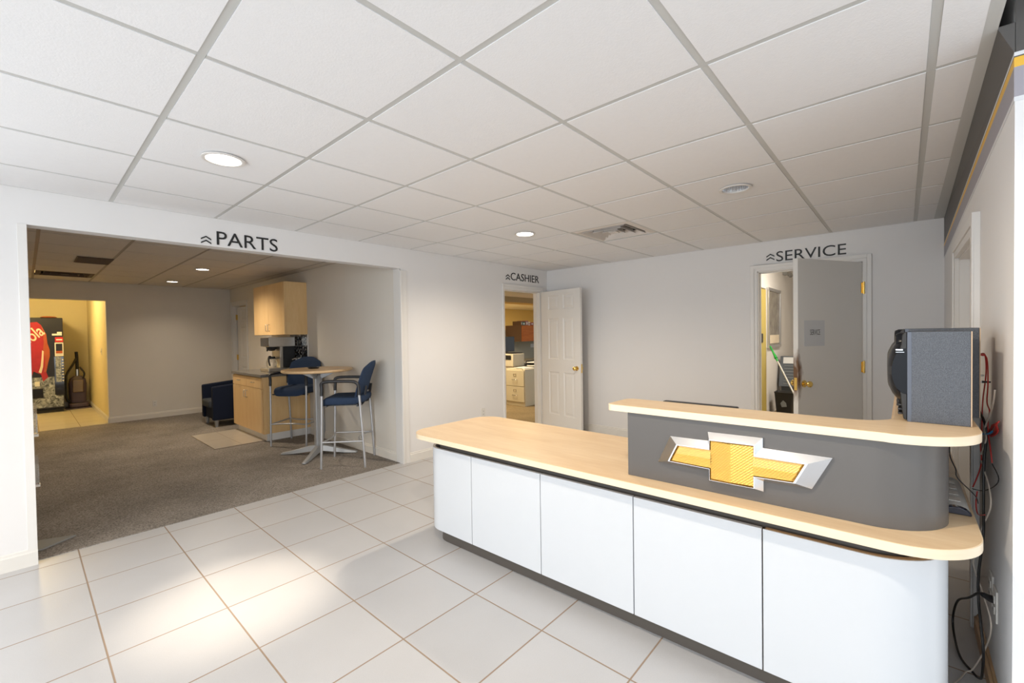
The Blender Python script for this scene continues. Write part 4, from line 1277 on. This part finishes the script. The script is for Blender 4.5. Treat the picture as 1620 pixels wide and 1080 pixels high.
# ------------------------------------------------------------------ bar stools (local: +x front)
def make_stool(label):
    t = thing('bar_stool', label, 'stool', (0, 0, 0), group='bar stools at the round table')
    P = lambda n, mb, mt, **k: part(n, mb, mt, t, **k)
    hw, fd = .237, .21
    for sy in (-1, 1):
        P('leg', MB().tube([(fd + .01, sy * hw, 0.004), (fd - .005, sy * (hw + .002), .50), (fd - .012, sy * (hw + .004), .80)], .0125, 12, 1), 'chair_silver')
        P('leg', MB().tube([(-fd - .02, sy * hw, 0.004), (-fd + .005, sy * (hw + .002), .45), (-fd + .03, sy * (hw + .004), .80)], .0125, 12, 1), 'chair_silver')
        P('armrest', MB().tube([(fd - .010, sy * (hw + .004), .775), (fd - .014, sy * (hw + .004), .85), (fd - .012, sy * (hw + .006), .903), (fd - .05, sy * (hw + .008), .922), (.05, sy * (hw + .012), .926), (-.10, sy * (hw + .010), .922), (-fd + .055, sy * (hw + .006), .905), (-fd + .032, sy * (hw + .004), .86), (-fd + .030, sy * (hw + .004), .775)], .0165, 12, 4), 'black_plastic')
        P('stretcher', MB().tube([(fd + .003, sy * hw, .285), (-fd - .006, sy * hw, .285)], .009, 10), 'chair_silver')
    P('foot_rail', MB().tube([(-fd - .005, -hw, .285), (-fd + .06, -.14, .285), (-fd + .085, 0, .285), (-fd + .06, .14, .285), (-fd - .005, hw, .285)], .009, 10, 4), 'chair_silver')
    P('foot_rail', MB().tube([(fd + .003, -hw, .285), (fd - .03, -.12, .285), (fd - .04, 0, .285), (fd - .03, .12, .285), (fd + .003, hw, .285)], .009, 10, 4), 'chair_silver')
    mb = MB()
    for sy in (-1, 1): mb.box((-.19, sy * .15 - .015, .655), (.19, sy * .15 + .015, .668))
    for x in (-.16, .16): mb.tube([(x, -hw - .002, .66), (x, hw + .002, .66)], .009, 8)
    P('seat_frame', mb, 'black_plastic')
    # seat cushion
    N = 28
    mb = MB(); bm = mb.bm
    def outline(k, sc):
        t = 2 * PI * k / N
        c, s_ = math.cos(t), math.sin(t)
        e = .42
        x = abs(c) ** e * (1 if c > 0 else -1) * .235 * sc; y = abs(s_) ** e * (1 if s_ > 0 else -1) * .222 * sc
        return x, y
    rows = [(.86, .668, 0), (.97, .678, 0), (1.0, .700, 0), (1.0, .722, 0), (.965, .742, 0), (.86, .752, 1), (.5, .750, 1), (.2, .746, 1)]
    rings = []
    for sc, z, _ in rows:
        ring = []
        for k in range(N):
            x, y = outline(k, sc)
            zz = z - .035 * max(0, (x - .13) / .1) ** 2 + .02 * max(0, (-x - .12) / .1)
            ring.append(bm.verts.new((x, y, zz)))
        rings.append(ring)
    for A, B in zip(rings, rings[1:]):
        for k in range(N): bm.faces.new((A[k], A[(k + 1) % N], B[(k + 1) % N], B[k]))
    bm.faces.new(rings[0][::-1]); bm.faces.new(rings[-1])
    P('seat', mb, 'blue_fabric')
    # backrest: curved, leaning panel
    mb = MB(); bm = mb.bm
    def bp(u, v, side):
        y = (u - .5) * 2; z = v
        wdt = .205 + .018 * math.sin(PI * min(1, z * 1.1))
        if z > .75: wdt *= 1 - .35 * ((z - .75) / .25) ** 3
        if z < .12: wdt *= 1 - .12 * ((.12 - z) / .12) ** 2
        zz = .725 + .40 * z - (.035 * abs(y) ** 3 if z > .8 else 0) * ((z - .8) / .2 if z > .8 else 0)
        lean = -.170 - .095 * z - .035 * z * z
        cv = .045 * y * y
        thick = .022 * (1 - abs(y) ** 4 * .7) * (1 - abs(2 * z - 1) ** 6 * .75)
        return (lean + cv + side * thick, y * wdt, zz)
    nu, nv = 16, 16
    F_ = [[bm.verts.new(bp(i / nu, j / nv, 1)) for j in range(nv + 1)] for i in range(nu + 1)]
    B_ = [[bm.verts.new(bp(i / nu, j / nv, -1)) for j in range(nv + 1)] for i in range(nu + 1)]
    for i in range(nu):
        for j in range(nv):
            bm.faces.new((F_[i][j], F_[i + 1][j], F_[i + 1][j + 1], F_[i][j + 1])); bm.faces.new((B_[i][j], B_[i][j + 1], B_[i + 1][j + 1], B_[i + 1][j]))
    for i in range(nu):
        bm.faces.new((F_[i][0], B_[i][0], B_[i + 1][0], F_[i + 1][0])); bm.faces.new((F_[i][nv], F_[i + 1][nv], B_[i + 1][nv], B_[i][nv]))
    for j in range(nv):
        bm.faces.new((F_[0][j], F_[0][j + 1], B_[0][j + 1], B_[0][j])); bm.faces.new((F_[nu][j], B_[nu][j], B_[nu][j + 1], F_[nu][j + 1]))
    P('backrest', mb, 'blue_fabric')
    mb = MB()
    for sy in (-1, 1): mb.tube([(-.12, sy * .13, .662), (-.19, sy * .13, .67), (-.212, sy * .13, .74), (-.232, sy * .13, .86)], .011, 8, 3)
    P('back_bracket', mb, 'black_plastic')
    return t


st = make_stool('blue bar stool with silver legs nearest the opening, its back to the wall corner')
st.location = (2.375, 4.59, 0); st.rotation_euler = (0, 0, math.radians(138))
dup(st, (2.395, 5.975, 0), math.radians(217), 'blue bar stool behind the round table, in front of the sink unit')

# ------------------------------------------------------------------ tub armchair
ac = thing('armchair', 'dark navy tub armchair in the far corner behind the maple cabinet', 'armchair', (2.29, 8.30, .004))
AX, AY = 2.29, 8.30
shell = [(-.36, .325)] + [(x, y) for x, y in arc(.02, 0, .325, 90, -90, 14)] + [(-.36, -.325)]
inn = [(-.36, -.225)] + [(x, y) for x, y in arc(.02, 0, .225, -90, 90, 14)] + [(-.36, .225)]
poly = [(AX + x, AY + y) for x, y in shell + inn]
def shell_mb(z0, zf, zbk):
    mb = MB(); bm = mb.bm; n = len(poly)
    lo = [bm.verts.new((x, y, z0)) for x, y in poly]
    hi = [bm.verts.new((x, y, zf + (zbk - zf) * max(0, min(1, (x - AX + .36) / .55)) ** 1.0)) for x, y in poly]
    for i in range(n): bm.faces.new((lo[i], lo[(i + 1) % n], hi[(i + 1) % n], hi[i]))
    h = n // 2
    for i in range(h - 1):
        j = n - 1 - i
        bm.faces.new((lo[i], lo[j], lo[j - 1], lo[i + 1])); bm.faces.new((hi[i], hi[i + 1], hi[j - 1], hi[j]))
    return mb
part('shell', shell_mb(.115, .640, .69), 'navy_fabric', ac, bevel=.018, segs=3)
part('base', MB().box((AX - .33, AY - .226, .12), (AX + .18, AY + .226, .30)), 'navy_fabric', ac, bevel=.01)
part('seat_cushion', MB().box((AX - .385, AY - .222, .30), (AX + .22, AY + .222, .425)), 'seat_fabric', ac, bevel=.035, segs=4)
for sx, sy in ((-.30, -.26), (-.30, .26), (.20, -.2), (.20, .2)):
    part('leg', MB().cyl((AX + sx, AY + sy, .004), (AX + sx, AY + sy, .122), .022, .034, 16), 'grey_metal', ac)

# ------------------------------------------------------------------ literature stand seen past the left jamb
ls = thing('literature_stand', 'grey literature stand with clear pockets just behind the left opening edge', 'stand', (-.10, 4.44, .004))
mb = MB().prism([(-.32, 4.27), (.055, 4.262), (.215, 4.385), (.05, 4.46), (-.30, 4.60)], .006, .018)
part('foot_plate', mb, 'plate_grey', ls, bevel=.002)
part('pole', MB().cyl((-.12, 4.42, .01), (-.12, 4.42, 1.55), .022), 'grey_metal', ls)
for z in (.44, .775):
    p = MB(); bm = p.bm
    p.box((-.16, 4.30, z), (.046, 4.306, z + .14)); p.box((-.16, 4.30, z), (.046, 4.345, z + .005)); p.box((.041, 4.30, z), (.046, 4.345, z + .13)); p.box((-.16, 4.34, z), (.046, 4.345, z + .19))
    q = part('pocket', p, 'acrylic', ls, smooth=False, clean=False)
    part('shelf_lip', MB().box((-.16, 4.296, z - .014), (.05, 4.348, z)), 'plate_ivory', q, smooth=False)

# ------------------------------------------------------------------ hall: vending machine and vacuum cleaner
VX0, VX1, VY, VT = -.42, .512, 12.30, 1.845
vm = thing('vending_machine', 'black soft drink vending machine with red can picture in the yellow hall', 'vending machine', (.05, 12.7, .006))
part('cabinet', MB().box((VX0, VY + .05, .05), (VX1, 13.12, VT)), 'black_matte', vm, bevel=.006)
part('door', MB().box((VX0, VY, .09), (VX1, VY + .049, VT - .01)), 'black_plastic', vm, bevel=.006)
part('base', MB().box((VX0 + .02, VY + .03, .006), (VX1 - .02, 13.1, .06)), 'black_matte', vm, smooth=False)


def vf(pts, mat, name, d=.004, label=None):   # flat graphic on the machine front
    mb = MB().prism(pts, VY - d, VY - d + .0035, 'y')
    return part(name, mb, mat, vm, smooth=False, label=label)


def vbox(x0, x1, z0, z1, d0, d1, mat, name, bev=0.0, par=None):
    return part(name, MB().box((x0, VY - d1, z0), (x1, VY - d0, z1)), mat, par or vm, bevel=bev)


vbox(VX0 + .02, .395, .115, .70, .0005, .003, 'ice_graphic', 'ice_picture'); vbox(.395, VX1 - .02, .115, .33, .0005, .003, 'ice_graphic', 'ice_picture')
can = [(-.38, .62), (-.10, .60), (.06, .66), (.105, .82), (.20, .76), (.225, .62), (.295, .70), (.27, .80), (.30, .98), (.31, 1.12), (.295, 1.36), (.285, 1.53), (.222, 1.70), (.17, 1.76), (.0, 1.74), (-.28, 1.70), (-.38, 1.60), (-.40, 1.0)]
vf(can, 'can_red', 'can_picture', .0065, 'red can picture')
vf([(.22, 1.70), (.245, 1.55), (.25, 1.36), (.235, 1.20), (.26, 1.08), (.26, .95), (.24, .80), (.27, .80), (.30, .98), (.325, 1.10), (.325, 1.22), (.297, 1.36), (.285, 1.53)], 'orange_red', 'can_rim', .0085)
vf([(.17, .80), (.20, .92), (.215, 1.08), (.225, 1.22), (.245, 1.20), (.24, 1.05), (.23, .90), (.205, .78)], 'cream', 'can_rim', .0095)
part('lettering', text_mb('Coca-Cola', .86, .21, .002, frame_mat((-.335, VY - .0072, .95), (.72, 0, .69), (-.69, 0, .72)), shear=.35, bold=.012), 'cream', vm, smooth=False, label='cream script lettering')
vbox(.362, .44, 1.50, 1.535, .001, .006, 'paper', 'label_card'); vbox(.43, .495, 1.50, 1.57, .001, .007, 'paper', 'label_card')
vbox(.40, .510, 1.370, 1.468, .001, .010, 'red_label', 'red_label', .002)
vbox(.415, .497, 1.405, 1.43, .010, .0115, 'paper', 'label_text')
vbox(.393, .511, 1.095, 1.362, .001, .012, 'paper', 'poster_card', .002)
vbox(.408, .497, 1.20, 1.34, .012, .014, 'black_plastic', 'card_picture'); vbox(.408, .497, 1.15, 1.20, .012, .0155, 'orange_red', 'card_picture'); vbox(.408, .497, 1.11, 1.14, .012, .014, 'paper_cool', 'card_picture')
sp_ = vbox(.378, .511, .345, 1.088, .001, .009, 'black_gloss', 'selection_panel', .003)
vbox(.398, .474, .595, 1.078, .009, .011, 'ice_graphic', 'selection_labels', par=sp_)
for k in range(8):
    part('button', MB().cyl((.494, VY - .009, .62 + k * .058), (.494, VY - .020, .62 + k * .058), .013, seg=14), 'plate_ivory', sp_)
vbox(.41, .48, .42, .46, .009, .016, 'blue_led', 'coin_slot', .002, sp_)
vbox(-.10, .222, .305, .49, .001, .02, 'black_gloss', 'delivery_door', .006)
vbox(.115, .18, .535, .62, .008, .011, 'paper', 'label_card')
part('bag_on_top', MB().lathe([(.10, VT), (.12, VT + .012), (.09, VT + .03), (.0, VT + .036)], (.33, 12.5, 0), 'z', 18), 'orange_red', vm, label='red wrapper lying on top')

vc = thing('vacuum_cleaner', 'dark upright vacuum cleaner standing on a mat beside the vending machine', 'vacuum cleaner', (.72, 12.72, .006))
part('head', MB().prism(rrect(.575, 12.58, .875, 12.86, .05, 5), .025, .115), 'vac_purple', vc, bevel=.02, segs=3)
for sx in (.60, .85):
    part('wheel', MB().cyl((sx - .015, 12.80, .05), (sx + .015, 12.80, .05), .044, seg=20), 'black_plastic', vc)
mb = MB(); bm = mb.bm
secs = [(.12, .12, .075), (.30, .13, .085), (.50, .135, .085), (.60, .12, .075), (.66, .06, .05)]
rr = []
for z, a_, b_ in secs:
    rr.append([bm.verts.new((.72 + x, 12.78 + y + (z - .12) * .06, z)) for x, y in rrect(-a_, -b_, a_, b_, min(a_, b_) * .5, 4)])
for A, B in zip(rr, rr[1:]):
    for k in range(len(A)): bm.faces.new((A[k], A[(k + 1) % len(A)], B[(k + 1) % len(A)], B[k]))
bm.faces.new(rr[0][::-1]); bm.faces.new(rr[-1])
part('body', mb, 'vac_purple', vc)
part('dust_bin', MB().box((.64, 12.672, .33), (.80, 12.70, .585)), 'vac_amber', vc, bevel=.012, segs=3, label='clear brownish dust bin')
part('handle', MB().tube([(.72, 12.80, .60), (.725, 12.86, .85), (.725, 12.90, 1.05), (.72, 12.90, 1.16)], .026, 12, 3), 'black_plastic', vc)
part('silver_panel', MB().box((.705, 12.775, .66), (.735, 12.80, .80)), 'satin_silver', vc, bevel=.004)  # small silver panel on the front of the handle
part('hose', MB().tube([(.60, 12.72, .12), (.545, 12.72, .25), (.55, 12.72, .60), (.57, 12.74, .72), (.66, 12.80, .90), (.71, 12.84, 1.02)], .020, 12, 5), 'black_matte', vc)
part('hose', MB().tube([(.80, 12.74, .60), (.82, 12.74, .72), (.76, 12.80, .84)], .016, 10, 5), 'black_matte', vc)
fmx = MB().box((.53, 12.52, .006), (.91, 12.92, .024))
tag(part('floor_mat', fmx, 'vac_purple', bevel=.004), 'dull purple mat under the upright vacuum cleaner', 'mat')
hl = thing('ceiling_lamp_added', 'added unseen warm dome lamp on the hall ceiling above the opening', 'ceiling light', (0.0, 11.2, 2.5))
part('dome', MB().lathe([(.0, 2.40), (.08, 2.41), (.14, 2.45), (.16, 2.495)], (0.0, 11.2, 0), 'z', 28), 'lamp_soft', hl)
lp_ = bpy.data.lights.new('hall_lamp_added', 'POINT'); lp_.energy = 52; lp_.color = (1.0, .76, .36); lp_.shadow_soft_size = .15
lo_ = bpy.data.objects.new('hall_lamp_added', lp_); C.objects.link(lo_); lo_.location = (0.0, 11.2, 2.30)  # hidden lamp and its dome, added to light the hall


# ------------------------------------------------------------------ office behind the cashier door
def file_cabinet(label, y0, y1):
    f = thing('file_cabinet', label, 'file cabinet', (6.65, (y0 + y1) / 2, .004), group='beige file cabinets')
    part('body', MB().box((6.345, y0, .004), (7.0, y1, .712)), 'file_beige', f, bevel=.003)
    for z0, z1 in ((.085, .375), (.385, .69)):
        d = part('drawer', MB().box((6.325, y0 + .012, z0), (6.3445, y1 - .012, z1)), 'file_beige', f, bevel=.003)
        ym_ = (y0 + y1) / 2
        part('handle', bow_handle((6.325, ym_ - .055, z0 + .13), (6.325, ym_ + .055, z0 + .13), (-.03, 0, -.005), .006), 'chrome', d)
        mb = MB()
        for a0, a1, b0, b1 in ((-.035, .035, .19, .197), (-.035, .035, .233, .24), (-.035, -.028, .197, .233), (.028, .035, .197, .233)): mb.box((6.319, ym_ + a0, z0 + b0), (6.325, ym_ + a1, z0 + b1))
        part('label_holder', mb, 'file_beige_dark', d, smooth=False)
    part('lock', MB().cyl((6.345, y0 + .05, .700), (6.336, y0 + .05, .700), .011, seg=14), 'chrome', f)
    return f


file_cabinet('beige two-drawer file cabinet with its long side towards the cashier door', 5.375, 5.86)
file_cabinet('beige two-drawer file cabinet at the left door jamb, partly cut off', 5.90, 6.37)
tag(part('paper_stack', MB().box((6.42, 5.45, .7125), (6.72, 5.66, .730)).box((6.40, 5.50, .7305), (6.68, 5.70, .736)), 'paper', smooth=False), 'loose white papers on top of the nearer file cabinet', 'papers')
tag(part('folder', MB().box((6.40, 5.93, .7125), (6.66, 6.14, .722)), 'vac_amber', bevel=.002), 'brown folder on the left file cabinet in front of the printer', 'folder')
pr_ = thing('printer', 'beige box printer with black slot on the left file cabinet', 'printer', (6.78, 6.15, .725))
part('body', MB().box((6.62, 5.92, .7225), (6.98, 6.36, .985)), 'printer_beige', pr_, bevel=.012)
part('paper_slot', MB().box((6.610, 5.97, .865), (6.6195, 6.31, .955)), 'black_plastic', pr_, bevel=.004)
part('lid', MB().box((6.66, 5.95, .9855), (6.96, 6.33, 1.005)), 'black_plastic', pr_, bevel=.005)
tr = thing('paper_tray', 'black stacked paper trays on the nearer file cabinet', 'paper tray', (6.86, 5.56, .712))
for k, z in enumerate((.7375, .80)):
    mb = MB().box((6.74, 5.40, z), (6.985, 5.68, z + .008)); mb.box((6.74, 5.40, z), (6.985, 5.408, z + .05)); mb.box((6.74, 5.672, z), (6.985, 5.68, z + .05)); mb.box((6.977, 5.40, z), (6.985, 5.68, z + .06))
    t_ = part('tray', mb, 'black_plastic', tr, smooth=False, clean=False)
    part('papers', MB().box((6.75, 5.415, z + .009), (6.97, 5.665, z + .026)), 'paper', t_, smooth=False)
part('tray_foot', MB().box((6.745, 5.402, .7365), (6.98, 5.678, .738)), 'black_plastic', tr, smooth=False)
cp = thing('cubicle_panel', 'grey-green cubicle panel carrying the cherry overhead cabinet', 'partition', (8.6, 7.3, .004))
part('panel', MB().box((7.0, 7.50, .004), (10.4, 7.56, 1.50)), 'panel_grey', cp, bevel=.004)
dk = thing('office_desk', 'beige office desk along the cubicle panel', 'desk', (8.7, 7.0, .004))
part('desktop', MB().box((7.06, 6.62, .70), (10.2, 7.495, .735)), 'file_beige', dk, bevel=.003)
for x in (7.10, 10.1): part('end_panel', MB().box((x, 6.66, .004), (x + .04, 7.49, .70)), 'file_beige', dk, smooth=False)
oc = thing('overhead_cabinet', 'cherry red overhead cabinet above the office desk', 'cabinet', (9.0, 7.1, 1.20))
part('carcass', MB().box((8.14, 6.99, 1.205), (10.2, 7.497, 1.60)), 'book_brown', oc, bevel=.003)
part('door', MB().box((8.145, 6.97, 1.205), (9.16, 6.989, 1.60)), 'cherry', oc, bevel=.002)
part('door', MB().box((9.165, 6.97, 1.205), (10.19, 6.989, 1.60)), 'cherry', oc, bevel=.002)
part('end_panel', MB().box((8.12, 6.985, 1.20), (8.139, 7.497, 1.602)), 'book_brown', oc, bevel=.002, label='dark brown end panel')
for i, (x, w, h_, mt, lb) in enumerate(((8.17, .05, .10, 'book_brown', 'dark brown binder at the left end of the cherry cabinet top'), (8.225, .11, .085, 'book_green', 'green box file on the cherry cabinet top'), (8.345, .10, .115, 'book_rose', 'rose coloured binder right of the green box file'), (8.455, .07, .085, 'paper', 'white card box between the two reddish binders'), (8.535, .13, .075, 'book_red', 'dark red low box at the right of the row on the cherry cabinet'))):
    bo = thing('binder', lb, 'binder', (x, 7.15, 1.603), group='binders on the cherry cabinet')
    part('cover', MB().box((x, 7.02, 1.603), (x + w, 7.30, 1.603 + h_)), mt, bo, bevel=.003)
    part('spine_label', MB().box((x + w * .25, 7.0185, 1.62), (x + w * .75, 7.0198, 1.603 + h_ * .7)), 'plate_ivory' if mt != 'paper' else 'book_rose', bo, smooth=False)
om = thing('office_monitor', 'old dark monitor on the office desk at the left door jamb', 'monitor', (7.40, 6.80, .736))
part('housing', MB().box((7.12, 6.72, .99), (7.58, 6.78, 1.335)), 'black_plastic', om, bevel=.01)
part('stand', MB().box((7.33, 6.76, .75), (7.39, 6.82, 1.02)), 'black_plastic', om, bevel=.004)
part('foot', MB().lathe([(0, .7355), (.13, .7355), (.13, .745), (.04, .76), (0, .76)], (7.36, 6.80, 0), 'z', 24), 'black_plastic', om)
tag(part('pinned_note', MB().box((9.10, 7.4945, 1.02), (9.28, 7.4995, 1.12)), 'paper_cool', smooth=False), 'pale note pinned to the cubicle panel under the cherry cabinet', 'note')
for i, (x, y, lb) in enumerate(((10.2, 8.95, 'warm ceiling light panel at the right side of the cashier doorway'), (9.9, 9.75, 'warm ceiling light panel at the left side of the cashier doorway'))):
    x0 = (10.35, 9.35)[i]; y0 = (8.55, 9.6)[i]
    cl = thing('light_panel', lb, 'ceiling light', (x0, y0, 2.36), group='office ceiling lights')
    part('frame', MB().box((x0 - .62, y0 - .32, 2.345), (x0 + .62, y0 + .32, 2.359)), 'trim_paint', cl, smooth=False)
    part('diffuser', MB().box((x0 - .58, y0 - .28, 2.341), (x0 + .58, y0 + .28, 2.345)), 'panel_glow', cl, smooth=False)
    area('office_lamp', (x0, y0, 2.335), (x0, y0, 0), 1.1, .5, 95, (1.0, .78, .45))
area('office_lamp_near', (5.6, 6.0, 2.33), (5.6, 6.0, 0), 1.1, .5, 60, (1.0, .80, .50))
cl = thing('light_panel', 'ceiling light panel in front of the file cabinets, hidden by the door head', 'ceiling light', (5.6, 6.0, 2.36), group='office ceiling lights')
part('frame', MB().box((4.98, 5.68, 2.345), (6.22, 6.32, 2.359)), 'trim_paint', cl, smooth=False)
part('diffuser', MB().box((5.02, 5.72, 2.341), (6.18, 6.28, 2.345)), 'panel_glow', cl, smooth=False)

# ------------------------------------------------------------------ service room beyond the back wall
pf = thing('poster_frame', 'silver framed dark poster on the service room wall', 'poster', (8.5, 1.65, 1.6))
mb = MB()
for x0, x1, z0, z1 in ((8.03, 8.98, 1.095, 1.145), (8.03, 8.98, 2.035, 2.085), (8.03, 8.09, 1.145, 2.035), (8.92, 8.98, 1.145, 2.035)): mb.box((x0, 1.625, z0), (x1, 1.659, z1))
part('frame', mb, 'satin_silver', pf, bevel=.003, clean=False)
part('picture', MB().box((8.09, 1.643, 1.145), (8.92, 1.658, 2.035)), 'poster_art', pf, smooth=False)
part('caption', MB().box((8.14, 1.6405, 1.17), (8.87, 1.6428, 1.31)), 'cream', pf, smooth=False)
tb = thing('trash_bin', 'black plastic trash bin behind the half open service door', 'bin', (8.25, 1.43, 0))
mb = MB(); bm = mb.bm
rr = []
for z, s_ in ((0.0, .105), (.36, .132), (.385, .138), (.39, .133), (.37, .126), (.03, .100)):
    rr.append([bm.verts.new((8.25 + x, 1.445 + y, z + .001)) for x, y in rrect(-s_, -s_, s_, s_, .03, 4)])
for A, B in zip(rr, rr[1:]):
    for k in range(len(A)): bm.faces.new((A[k], A[(k + 1) % len(A)], B[(k + 1) % len(A)], B[k]))
bm.faces.new(rr[0][::-1]); bm.faces.new(rr[-1])
part('shell', mb, 'bin_black', tb)
part('recycle_mark', MB().prism([(1.40, .16), (1.47, .15), (1.49, .21), (1.45, .26), (1.41, .22)], 8.1215, 8.1235, 'x'), 'rack_slot', tb, smooth=False)
kr = thing('card_rack', 'dark grey slanted rack with pale header behind the black trash bin', 'rack', (8.78, 1.45, 0))
part('stand', MB().box((8.80, 1.32, .0), (8.98, 1.60, .45)), 'rack_grey', kr, smooth=False)
mb = MB().prism([(8.70, .42), (8.98, .42), (8.98, .93), (8.86, .93)], 1.30, 1.62, 'y'); rk = part('body', mb, 'rack_grey', kr, bevel=.004)
for k in range(7):
    z = .46 + k * .05; x = 8.70 + (z - .42) * .16 / .51
    part('slot', MB().box((x - .008, 1.33, z), (x + .004, 1.55, z + .018)), 'rack_slot', kr, smooth=False)
part('header', MB().prism([(8.70 + .39 * .16 / .51 - .012, .81), (8.70 + .39 * .16 / .51 + .01, .81), (8.865, .915), (8.845, .915)], 1.33, 1.57, 'y'), 'paper_cool', kr, smooth=False, label='pale header card')
po = thing('duster_pole', 'white pole with green tip leaning on the service room wall', 'pole', (7.06, .907, 0))
p0, p1 = Vector((7.06, .907, .002)), Vector((8.0, 1.605, 1.13))
q = p0.lerp(p1, .80)
part('shaft', MB().cyl(p0, q, .0105, seg=12), 'pole_white', po)
part('tip', MB().tube([q, p0.lerp(p1, .86), p0.lerp(p1, .93), p1], .014, 12, 1), 'green_plastic', po, label='green plastic tip')
part('tip_cone', MB().cyl(p0.lerp(p1, .84), p0.lerp(p1, .95), .024, .010, 14), 'green_plastic', po)
sd = thing('wall_sensor', 'small grey wall lamp high on the service room wall', 'wall light', (9.4, 1.64, 2.44))
part('bracket', MB().box((9.3, 1.58, 2.40), (9.5, 1.659, 2.54)), 'grey_metal', sd, bevel=.005)
part('head', MB().cyl((9.33, 1.58, 2.43), (9.25, 1.52, 2.36), .05, .035, 16), 'acrylic', sd)
sl = thing('service_lamp', 'ceiling lamp of the service room, hidden by the door head', 'ceiling light', (7.4, .6, 2.75))
part('housing', MB().box((6.8, .45, 2.70), (8.0, .75, 2.749)), 'trim_paint', sl, smooth=False)
part('tube_cover', MB().box((6.83, .48, 2.69), (7.97, .72, 2.70)), 'panel_glow', sl, smooth=False)
area('service_room_lamp', (7.4, .6, 2.68), (7.4, .6, 0), 1.1, .22, 45, (1.0, .90, .76))
